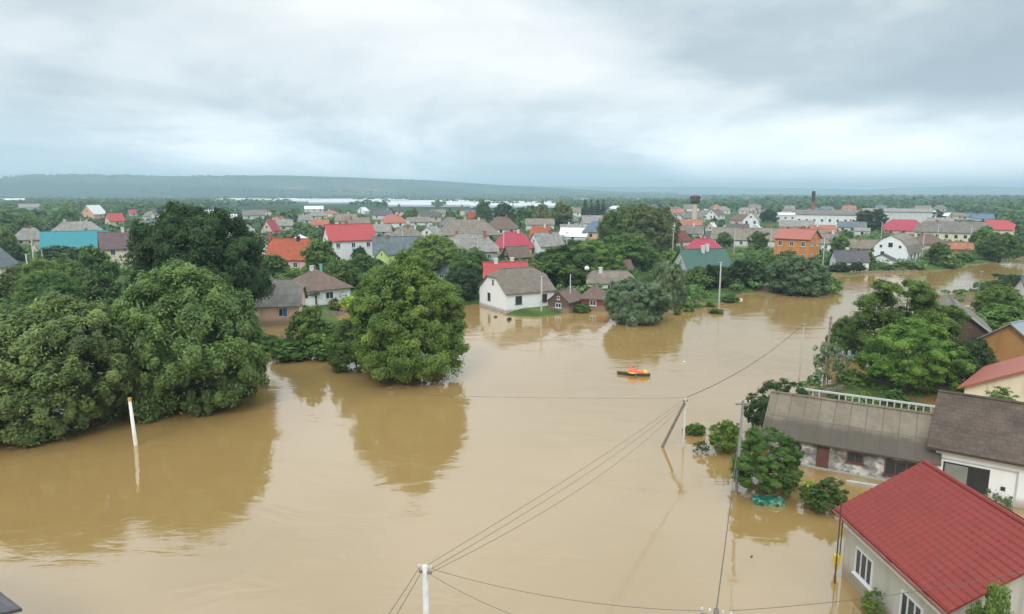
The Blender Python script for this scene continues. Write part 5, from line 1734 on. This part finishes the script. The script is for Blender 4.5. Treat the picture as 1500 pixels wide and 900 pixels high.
pole(45, 434, 372, 0.16, CONC, 'grey pole at left behind the willows, left of two', arm=1.3)
pole(52, 405, 352, 0.16, CONC, 'grey pole at left below the teal-roofed house, right of two', arm=1.0)
pole(64, 396, 366, 0.09, CONC, 'short thin pole at the flooded lane near the teal-roofed house')
pole(1288, 424, 402, 0.10, WOODP, 'short dark pole tilting right in the far channel', lean=(1.7, 0))
pole(1432, 433, 397, 0.12, WOODP, 'dark pole on the right bank tip', lean=(0.3, 0), arm=0.5)
pole(1245, 462, 437, 0.07, WOODL, 'slim pale pole left of the right-bank trees')
pole(1272, 446, 430, 0.10, WOODP, 'dark stump-like pole at the edge of the right-bank trees')
pole(1248, 398, 383, 0.12, CONC, 'stubby pale pole at the small white cottage')
pole(835, 452, 402, 0.10, CONC, 'thin grey pole behind the dark shed', z=0.4)
# village poles along the lanes
vrng = random.Random(3)
for k, (px, by) in enumerate([(590, 372), (640, 362), (700, 392), (738, 382), (830, 378), (905, 372), (985, 378), (1075, 372), (1128, 372), (1205, 392), (1350, 384), (1372, 362), (1420, 366), (330, 372), (490, 402), (215, 352), (120, 340), (960, 350), (1180, 352), (1290, 356)]):
    g_ = gp(px, by, GZ)
    if any((g_.x - a_) ** 2 + (g_.y - b_) ** 2 < (q_ * 0.8) ** 2 for a_, b_, q_ in FOOT): g_.x += 6
    pxx = pj(g_.x, g_.y, GZ)[0]
    pole(pxx, by, 0, 0.13, CONC, 'distant village utility pole ' + relation(pxx, by - 15, g_.y), arm=1.3, z=GZ, hh=8.5, arm_rot=vrng.uniform(-1, 1))
# plank fences and boards around the drowned gardens
PLK = mat_plain('weathered planks', (0.26, 0.22, 0.17), 0.9, var=0.35, scale=4)
for k, (xa, ya, xb, yb, hh_, lb) in enumerate([(1180, 590, 1235, 572, 0.7, 'broken plank fence at the left end of the drowned garden islet'), (1245, 566, 1305, 562, 0.6, 'low plank fence under the right-bank trees'),
                                           (1370, 600, 1412, 586, 0.8, 'plank fence between the sheet roof and the cream house'), (1440, 470, 1500, 462, 0.9, 'plank fence above the galvanised roof'),
                                           (1400, 440, 1470, 446, 0.8, 'low garden fence on the far part of the right bank'), (1245, 401, 1345, 399, 0.7, 'low fence along the far shore before the big white house'),
                                           (985, 446, 1045, 441, 0.6, 'low fence on the shore right of the round willow'), (440, 470, 505, 462, 0.8, 'low fence below the dark-hipped white house')]):
    A = gp(xa, ya, 0); B = gp(xb, yb, 0); mid = (A + B) / 2; ln_ = (B - A).length
    e = empty('plank_fence', mid, math.atan2((B - A).y, (B - A).x)); tag(e, lb, 'fence')
    mb = MB(); n_ = max(4, int(ln_ / 0.28)); rr_ = random.Random(k)
    for q in range(n_):
        if rr_.random() < 0.15: continue
        xx = -ln_ / 2 + ln_ * q / n_; h_ = hh_ * rr_.uniform(0.8, 1.1)
        mb.box(xx, -0.02, -1.0, xx + ln_ / n_ * 0.8, 0.02, h_)
    mb.build('boards', PLK, e)
    mb = MB(); mb.box(-ln_ / 2, 0.022, hh_ * 0.55, ln_ / 2, 0.07, hh_ * 0.68); mb.build('rail', PLK, e)
# near concrete pole at the bottom
g1 = gp(629, 1110, 0)
h1 = zat(gp(629, 1110, 0).x, gp(629, 1110, 0).y, 828)
p1 = pole(629, 1110, 828, 0.13, mat_plain('near concrete pole', (0.60, 0.58, 0.54), 0.8), 'near whitish concrete pole with dark bracket at the bottom of the photo', arm=0.45, arm_rot=2.9, hh=h1)
p3 = pole(1034, 1180, 893, 0.11, WOODP, 'pole top with dark crossarm at the bottom edge right of centre', arm=0.95, arm_rot=-0.25, hh=zat(gp(1034, 1180).x, gp(1034, 1180).y, 893))
# dish on mast above the dark shed
g = gp(859, 430, 0.4)
e = empty('street_lamp', g); tag(e, 'white round lamp globe on thin post left of the pale green cottage', 'lamp')
hz_ = zat(g.x, g.y, 393)
mb = MB(); mb.tube([(0, 0, 0), (0, 0, hz_ - 0.8)], 0.07, 6); mb.build('post', IRON, e)
mb = MB(); mb.tube([(0, 0, hz_ - 0.9 + 0.9 * q) for q in (0, 0.15, 0.4, 0.6, 0.85, 1)], [0.1, 0.36, 0.48, 0.48, 0.36, 0.08], 12); mb.build('globe', mat_plain('white globe', (0.82, 0.82, 0.82), 0.4, var=0.03), e, smooth=True)
g = gp(424, 470, 0.2)
e = empty('satellite_dish', (g.x + 0.4, g.y - 1.5, 0)); tag(e, 'white satellite dish at the right corner of the pink cottage', 'satellite dish')
mb = MB(); mb.tube([(0, 0, -0.5), (0, 0, 3.0)], 0.04, 6); mb.build('post', IRON, e)
mb = MB(); mb.tube([(0.02, -0.30, 2.9), (0.0, -0.22, 2.88), (0, -0.1, 2.86), (0, -0.02, 2.85)], [0.46, 0.43, 0.30, 0.05], 16); mb.build('dish', mat_plain('white globe', (0.82, 0.82, 0.82), 0.4, var=0.03), e, smooth=True)

WIRE = mat_plain('wire', (0.10, 0.09, 0.08), 0.6)


def wire(a, b, sag, label, r=0.014, group=None):
    a, b = Vector(a), Vector(b)
    pts = []
    for i in range(25):
        t_ = i / 24
        q = a.lerp(b, t_); q.z -= sag * 4 * t_ * (1 - t_)
        pts.append(q)
    mb = MB(); mb.tube(pts, r, 5)
    o = mb.build('power_line', WIRE, None); tag(o, label, 'wire', group)


V_ = Vector
wire(p1 + V_((0.0, 0, -0.05)), p2 + V_((-0.1, 0, -0.1)), 0.25, 'upper of three wires from the near concrete pole to the braced pole', 0.009, 'wires from near pole to braced pole')
wire(p1 + V_((0.12, 0, -0.2)), p2 + V_((0, 0, -0.25)), 0.45, 'middle of three wires from the near concrete pole to the braced pole', 0.009, 'wires from near pole to braced pole')
wire(p1 + V_((0.15, 0, -0.3)), p2 + V_((0.1, 0, -0.3)), 0.95, 'lowest of three wires from the near concrete pole to the braced pole', 0.009, 'wires from near pole to braced pole')
wire(p2, p6, 0.75, 'drooping wire from the braced pole to the slim pale pole', 0.028)
wire(p2, gp(300, 560, 3.5), 0.5, 'long thin wire running left from the braced pole into the willows', 0.012)
wire(p3 + V_((0.0, 0, 0)), p4, 0.3, 'dark wire from the bottom crossarm pole up to the tall grey pole', 0.02)
wire(p1 + V_((-0.2, 0, -0.1)), p1 + V_((-3.4, -12, 0)), 0.3, 'left of two wires running from the near concrete pole off the bottom edge', 0.012, 'wires off the bottom edge')
wire(p1 + V_((-0.1, 0, -0.2)), p1 + V_((-2.9, -12, -0.2)), 0.3, 'right of two wires running from the near concrete pole off the bottom edge', 0.012, 'wires off the bottom edge')
wire(p1 + V_((0.1, 0, -0.1)), p3 + V_((-0.4, 0, -0.05)), 0.35, 'upper wire from the near concrete pole to the bottom crossarm pole', 0.009, 'wires between bottom poles')
wire(p1 + V_((0.1, 0, -0.3)), p3 + V_((-0.2, -1.0, -0.4)), 0.9, 'lower sagging wire from the near concrete pole to the bottom crossarm pole', 0.009, 'wires between bottom poles')
wire(p3 + V_((0.4, 0, -0.05)), (22.0, 25.0, 5.6), 0.3, 'thin wire from the bottom crossarm pole to the near red-roofed house', 0.009)

# ------------------------------------------------------------------ boat with paddler, green box, debris
g = gp(928, 550, 0)
bt = empty('rowing_boat', (g.x, g.y, 0), R(-16)); tag(bt, 'narrow dark boat carrying a person in orange across the open water', 'boat')
secs = [(-1.85, 0.04, 0.34), (-1.5, 0.22, 0.30), (-0.8, 0.38, 0.27), (0, 0.42, 0.26), (0.8, 0.38, 0.27), (1.5, 0.22, 0.30), (1.85, 0.04, 0.34)]
mb = MB(); vs = []
for X_, w_, z_ in secs:
    vs += [(X_, -w_, z_), (X_ * 0.97, -w_ * 0.6, -0.08), (X_ * 0.97, w_ * 0.6, -0.08), (X_, w_, z_), (X_, w_ * 0.85, z_), (X_ * 0.96, w_ * 0.5, 0.03), (X_ * 0.96, -w_ * 0.5, 0.03), (X_, -w_ * 0.85, z_)]
fs = []
for i in range(len(secs) - 1):
    for k in range(8):
        fs.append((i * 8 + k, i * 8 + (k + 1) % 8, (i + 1) * 8 + (k + 1) % 8, (i + 1) * 8 + k))
fs += [tuple(range(8)), tuple(range(48, 56))]
mb.add(vs, fs); recalc(mb.build('hull', mat_plain('boat tar wood', (0.075, 0.06, 0.035), 0.7), bt))
mb = MB(); mb.box(-0.25, -0.36, 0.16, 0.05, 0.36, 0.2); mb.build('bench', WOODP, bt)
bd = MB()
bd.tube([(0.55, 0, 0.12), (0.65, 0, 0.3), (1.0, 0.02, 0.42), (1.35, 0, 0.36), (1.6, 0, 0.15)], [0.15, 0.26, 0.28, 0.22, 0.08], 9)
o = bd.build('rescue_bag', mat_plain('orange fabric', (0.75, 0.20, 0.09), 0.7), None, smooth=True, loc=(g.x, g.y, 0.05)); o.rotation_euler = (0, 0, R(-16)); tag(o, 'orange and yellow bag lying in the right end of the boat', 'bag')
mb = MB(); mb.tube([(1.12, -0.02, 0.40), (1.3, -0.02, 0.42), (1.5, 0, 0.3)], [0.24, 0.25, 0.16], 9); mb.build('yellow_flap', mat_plain('yellow fabric', (0.85, 0.62, 0.15), 0.7), o, smooth=True)


def skin(name, verts, edges, mat, parent=None, loc=None, rz=0, lv=2, root=0):
    me = bpy.data.meshes.new(name); me.from_pydata([v[:3] for v in verts], edges, []); me.materials.append(mat)
    o = bpy.data.objects.new(name, me); COL.objects.link(o)
    if parent: o.parent = parent
    if loc is not None: o.location = loc; o.rotation_euler = (0, 0, rz)
    md = o.modifiers.new('skin', 'SKIN')
    if not me.skin_vertices: me.attributes  # layer is created with the modifier data below
    if len(me.skin_vertices) == 0:
        bpy.context.view_layer.objects.active = o
        import bmesh
        bm = bmesh.new(); bm.from_mesh(me); bm.verts.layers.skin.verify(); bm.to_mesh(me); bm.free()
    for i, v in enumerate(verts):
        me.skin_vertices[0].data[i].radius = (v[3], v[3])
        me.skin_vertices[0].data[i].use_root = (i == root)
    s_ = o.modifiers.new('sub', 'SUBSURF'); s_.levels = lv; s_.render_levels = lv
    return o


# seated person: x forward along the boat
SKINM = mat_plain('skin', (0.55, 0.33, 0.24), 0.6, var=0.05)
vv = [(-0.10, 0, 0.27, 0.155), (-0.10, 0, 0.48, 0.14), (-0.09, 0, 0.68, 0.165), (-0.07, 0, 0.80, 0.10), (-0.06, 0, 0.86, 0.055), (-0.04, 0, 0.96, 0.095), (-0.04, 0, 1.05, 0.09)]
ee = [(0, 1), (1, 2), (2, 3), (3, 4), (4, 5), (5, 6)]
for s_ in (-1, 1):
    n0 = len(vv)
    vv += [(-0.08, 0.2 * s_, 0.74, 0.075), (0.04, 0.30 * s_, 0.52, 0.052), (0.26, 0.24 * s_, 0.50, 0.04), (0.34, 0.22 * s_, 0.51, 0.03)]
    ee += [(3, n0), (n0, n0 + 1), (n0 + 1, n0 + 2), (n0 + 2, n0 + 3)]
    for q in range(5):
        m0 = len(vv)
        dy_ = (q - 1.5) * 0.018 if q < 4 else -0.04 * s_
        ln_ = (0.07, 0.08, 0.075, 0.06, 0.045)[q]
        vv += [(0.36 + ln_ * 0.5, 0.22 * s_ + dy_, 0.53 - 0.01 * (q == 4), 0.010), (0.355 + ln_ * 0.55, 0.22 * s_ + dy_, 0.475, 0.009)]
        ee += [(n0 + 3, m0), (m0, m0 + 1)]
    n1 = len(vv)
    vv += [(-0.05, 0.11 * s_, 0.26, 0.10), (0.33, 0.15 * s_, 0.42, 0.075), (0.62, 0.14 * s_, 0.16, 0.05), (0.74, 0.14 * s_, 0.16, 0.045)]
    ee += [(0, n1), (n1, n1 + 1), (n1 + 1, n1 + 2), (n1 + 2, n1 + 3)]
pc = empty('person', (g.x - 0.05, g.y, 0.0), R(-16))
pc.rotation_euler = (0, 0, R(-16))
tag(pc, 'person in orange and red rain cape with yellow hem sitting in the boat', 'person')
skin('body', vv, ee, SKINM, pc)
# cape: a soft cone over shoulders down to the bench, with a yellow hem
mb = MB(); rings = [(1.12, 0.05), (1.09, 0.13), (0.98, 0.17), (0.88, 0.16), (0.80, 0.34), (0.62, 0.52), (0.46, 0.62)]
for (z_, r_), (z2, r2) in zip(rings[:-1], rings[1:]):
    pass
def ringmesh(rings, wob=0.03):
    mb = MB(); n = 20; vs = []
    for z_, r_ in rings:
        for k in range(n):
            q = 2 * math.pi * k / n
            rr = r_ * (1 + wob * math.sin(5 * q + z_ * 9))
            vs.append((-0.05 + math.cos(q) * rr * 0.85, math.sin(q) * rr, z_))
    fs = []
    for i in range(len(rings) - 1):
        for k in range(n):
            fs.append((i * n + k, i * n + (k + 1) % n, (i + 1) * n + (k + 1) % n, (i + 1) * n + k))
    mb.add(vs, fs); return mb
ringmesh(rings[3:]).build('cape', mat_plain('orange red cape', (0.85, 0.13, 0.06), 0.6), pc, smooth=True)
ringmesh([(0.46, 0.63), (0.34, 0.66), (0.31, 0.63)]).build('cape_hem', mat_plain('yellow hem', (0.85, 0.68, 0.14), 0.6), pc, smooth=True)
ringmesh([(1.15, 0.02), (1.12, 0.09), (1.04, 0.115), (0.97, 0.11)], 0.0).build('hood', mat_plain('red hood', (0.80, 0.10, 0.16), 0.6), pc, smooth=True)
mb = MB(); mb.tube([(0.40, -0.9, 0.25), (0.40, 0.9, 0.75)], 0.018, 6); mb.tube([(0.40, -1.2, 0.17), (0.40, -0.9, 0.25)], [0.09, 0.05], 6); mb.tube([(0.40, 0.9, 0.75), (0.40, 1.2, 0.83)], [0.05, 0.09], 6)
o = mb.build('paddle', WOODP, None, loc=(g.x - 0.05, g.y, 0)); o.rotation_euler = (0, 0, R(-16)); tag(o, 'wooden double paddle held by the person in the boat', 'paddle')

# green box
g = gp(1125, 737, 0)
e = empty('floating_container', (g.x, g.y, 0), R(-6)); tag(e, 'half-sunken green metal container with pale streaks beside the dense near tree', 'container')
gm, t, b = newmat('green streaked paint')
co = N(t, 'ShaderNodeTexCoord'); n_ = N(t, 'ShaderNodeTexNoise', i_Scale=2.4, i_Detail=6.0, i_Distortion=0.6); lk(t, co, 'Object', n_, 'Vector')
r_ = ramp(t, [(0.45, (0.012, 0.13, 0.075)), (0.56, (0.06, 0.25, 0.18)), (0.68, (0.30, 0.50, 0.42))]); lk(t, n_, 'Fac', r_, 0); lk(t, r_, 0, b, 'Base Color'); b.inputs['Roughness'].default_value = 0.4
mb = MB(); mb.prism([(-0.95, -0.4), (-0.95, 0.25), (-0.8, 0.30), (0.8, 0.30), (0.95, 0.25), (0.95, -0.4)], 'y', -0.42, 0.42); recalc(mb.build('body', gm, e))
mb = MB(); mb.prism([(-1.0, 0.262), (-0.84, 0.34), (0.84, 0.34), (1.0, 0.262)], 'y', -0.46, 0.46); recalc(mb.build('lid', gm, e))
mb = MB(); mb.box(-0.6, -0.50, 0.05, -0.4, -0.43, 0.12); mb.box(0.4, -0.50, 0.05, 0.6, -0.43, 0.12); mb.build('handle', IRON, e)

# drifting bits and garden clutter
def lump(px, py, s, col, label, cat, name, z=0.0):
    g = gp(px, py, z); rnd = random.Random(int(px))
    mb = MB(); pts = [(-s, 0, 0), (-s * 0.5, s * 0.1, s * 0.22), (0, 0, s * 0.3), (s * 0.6, -s * 0.1, s * 0.2), (s, 0, 0)]
    mb.tube(pts, [s * 0.15, s * 0.35, s * 0.4, s * 0.3, s * 0.1], 7)
    o = mb.build(name, mat_plain(name + str(col), col, 0.8), None, smooth=True, loc=(g.x, g.y, z)); o.rotation_euler = (0, 0, rnd.uniform(0, 3)); tag(o, label, cat)
lump(1002, 531, 0.25, (0.7, 0.7, 0.66), 'white scrap drifting right of the boat', 'debris', 'floating_scrap')
lump(999, 534, 0.16, (0.7, 0.6, 0.3), 'yellowish scrap drifting beside the white scrap', 'debris', 'floating_scrap')
lump(1101, 816, 0.12, (0.05, 0.05, 0.03), 'small dark stub poking out of the water below the green container', 'debris', 'stub')
lump(746, 469, 0.7, (0.03, 0.025, 0.02), 'dark sunken heap in front of the white flooded house corner', 'debris', 'sunken_heap')
lump(726, 465, 0.4, (0.05, 0.04, 0.03), 'dark low lump in the water left of the sunken heap', 'debris', 'sunken_heap')
lump(1042, 458, 0.9, (0.10, 0.07, 0.05), 'brown log drifting below the grey concrete pole', 'debris', 'driftwood')
lump(1085, 440, 0.5, (0.8, 0.8, 0.8), 'white bundle on the shore at the rightmost clipped bush', 'debris', 'white_bundle')
lump(1340, 616, 0.4, (0.75, 0.68, 0.6), 'pale pile of rubble behind the right end of the sheet roof', 'debris', 'rubble')
lump(1175, 575, 0.5, (0.7, 0.7, 0.7), 'white cloth bundle left of the garden islet', 'debris', 'white_bundle')
lump(1258, 600, 0.5, (0.68, 0.67, 0.66), 'white heap behind the middle of the picket fence', 'debris', 'white_heap')
lump(1415, 545, 0.7, (0.66, 0.66, 0.66), 'white sheet lying beneath the dark tree by the cream house', 'debris', 'white_sheet')
lump(1430, 562, 0.5, (0.12, 0.35, 0.36), 'teal barrel-like bundle under the dark tree', 'debris', 'teal_bundle')
# parked white car by the dark shed
g = gp(834, 447, 0.35)
e = empty('parked_car', (g.x, g.y - 0.5, 0.3), R(20)); tag(e, 'white car with dark windows parked beside the dark open shed', 'car')
mb = MB(); mb.prism([(-2.0, 0.25), (-2.05, 0.7), (-1.5, 0.85), (1.3, 0.85), (2.0, 0.75), (2.05, 0.3)], 'y', -0.8, 0.8); recalc(mb.build('body', mat_plain('white car paint', (0.75, 0.76, 0.78), 0.3, var=0.04), e))
mb = MB(); mb.prism([(-1.4, 0.852), (-1.0, 1.3), (0.3, 1.32), (0.95, 0.852)], 'y', -0.68, 0.68); recalc(mb.build('windows', GLASS, e))
mb = MB(); mb.box(-0.95, -0.62, 1.322, 0.25, 0.62, 1.36); mb.build('roof', mat_plain('white car paint', (0.75, 0.76, 0.78), 0.3), e)
for X_ in (-1.3, 1.3):
    for s_ in (-1, 1):
        mb = MB(); mb.tube([(X_, 0.66 * s_, 0.3), (X_, 0.84 * s_, 0.3)], 0.3, 12); mb.build('wheel', mat_plain('tyre rubber', (0.03, 0.03, 0.03), 0.8), e)
# stone edging and plank fences on the far shore
for (xa, ya, xb, yb, lb) in ((1060, 362, 1130, 362, 'low pale wall before the very long tan roof'), (1375, 372, 1420, 378, 'low pale garden wall right of the big white barn-gabled house'),
                             (820, 452, 850, 450, 'short pale garden wall between the two dark sheds')):
    A = gp(xa, ya, 0.4); B = gp(xb, yb, 0.4); mid = (A + B) / 2; ln_ = (B - A).length
    mb = MB(); mb.box(-ln_ / 2, -0.12, -1, ln_ / 2, 0.12, 1.0); mb.box(-ln_ / 2 - 0.05, -0.17, 1.002, ln_ / 2 + 0.05, 0.17, 1.08)
    o = mb.build('garden_wall', mat_plain('pale wall', (0.58, 0.55, 0.50), 0.85), None, loc=mid); o.rotation_euler = (0, 0, math.atan2((B - A).y, (B - A).x)); tag(o, lb, 'wall')
print('TREES', len(TREES), 'SCATTER', len(SC_T), 'FILL', len(fills), 'OBJS', len(bpy.data.objects))
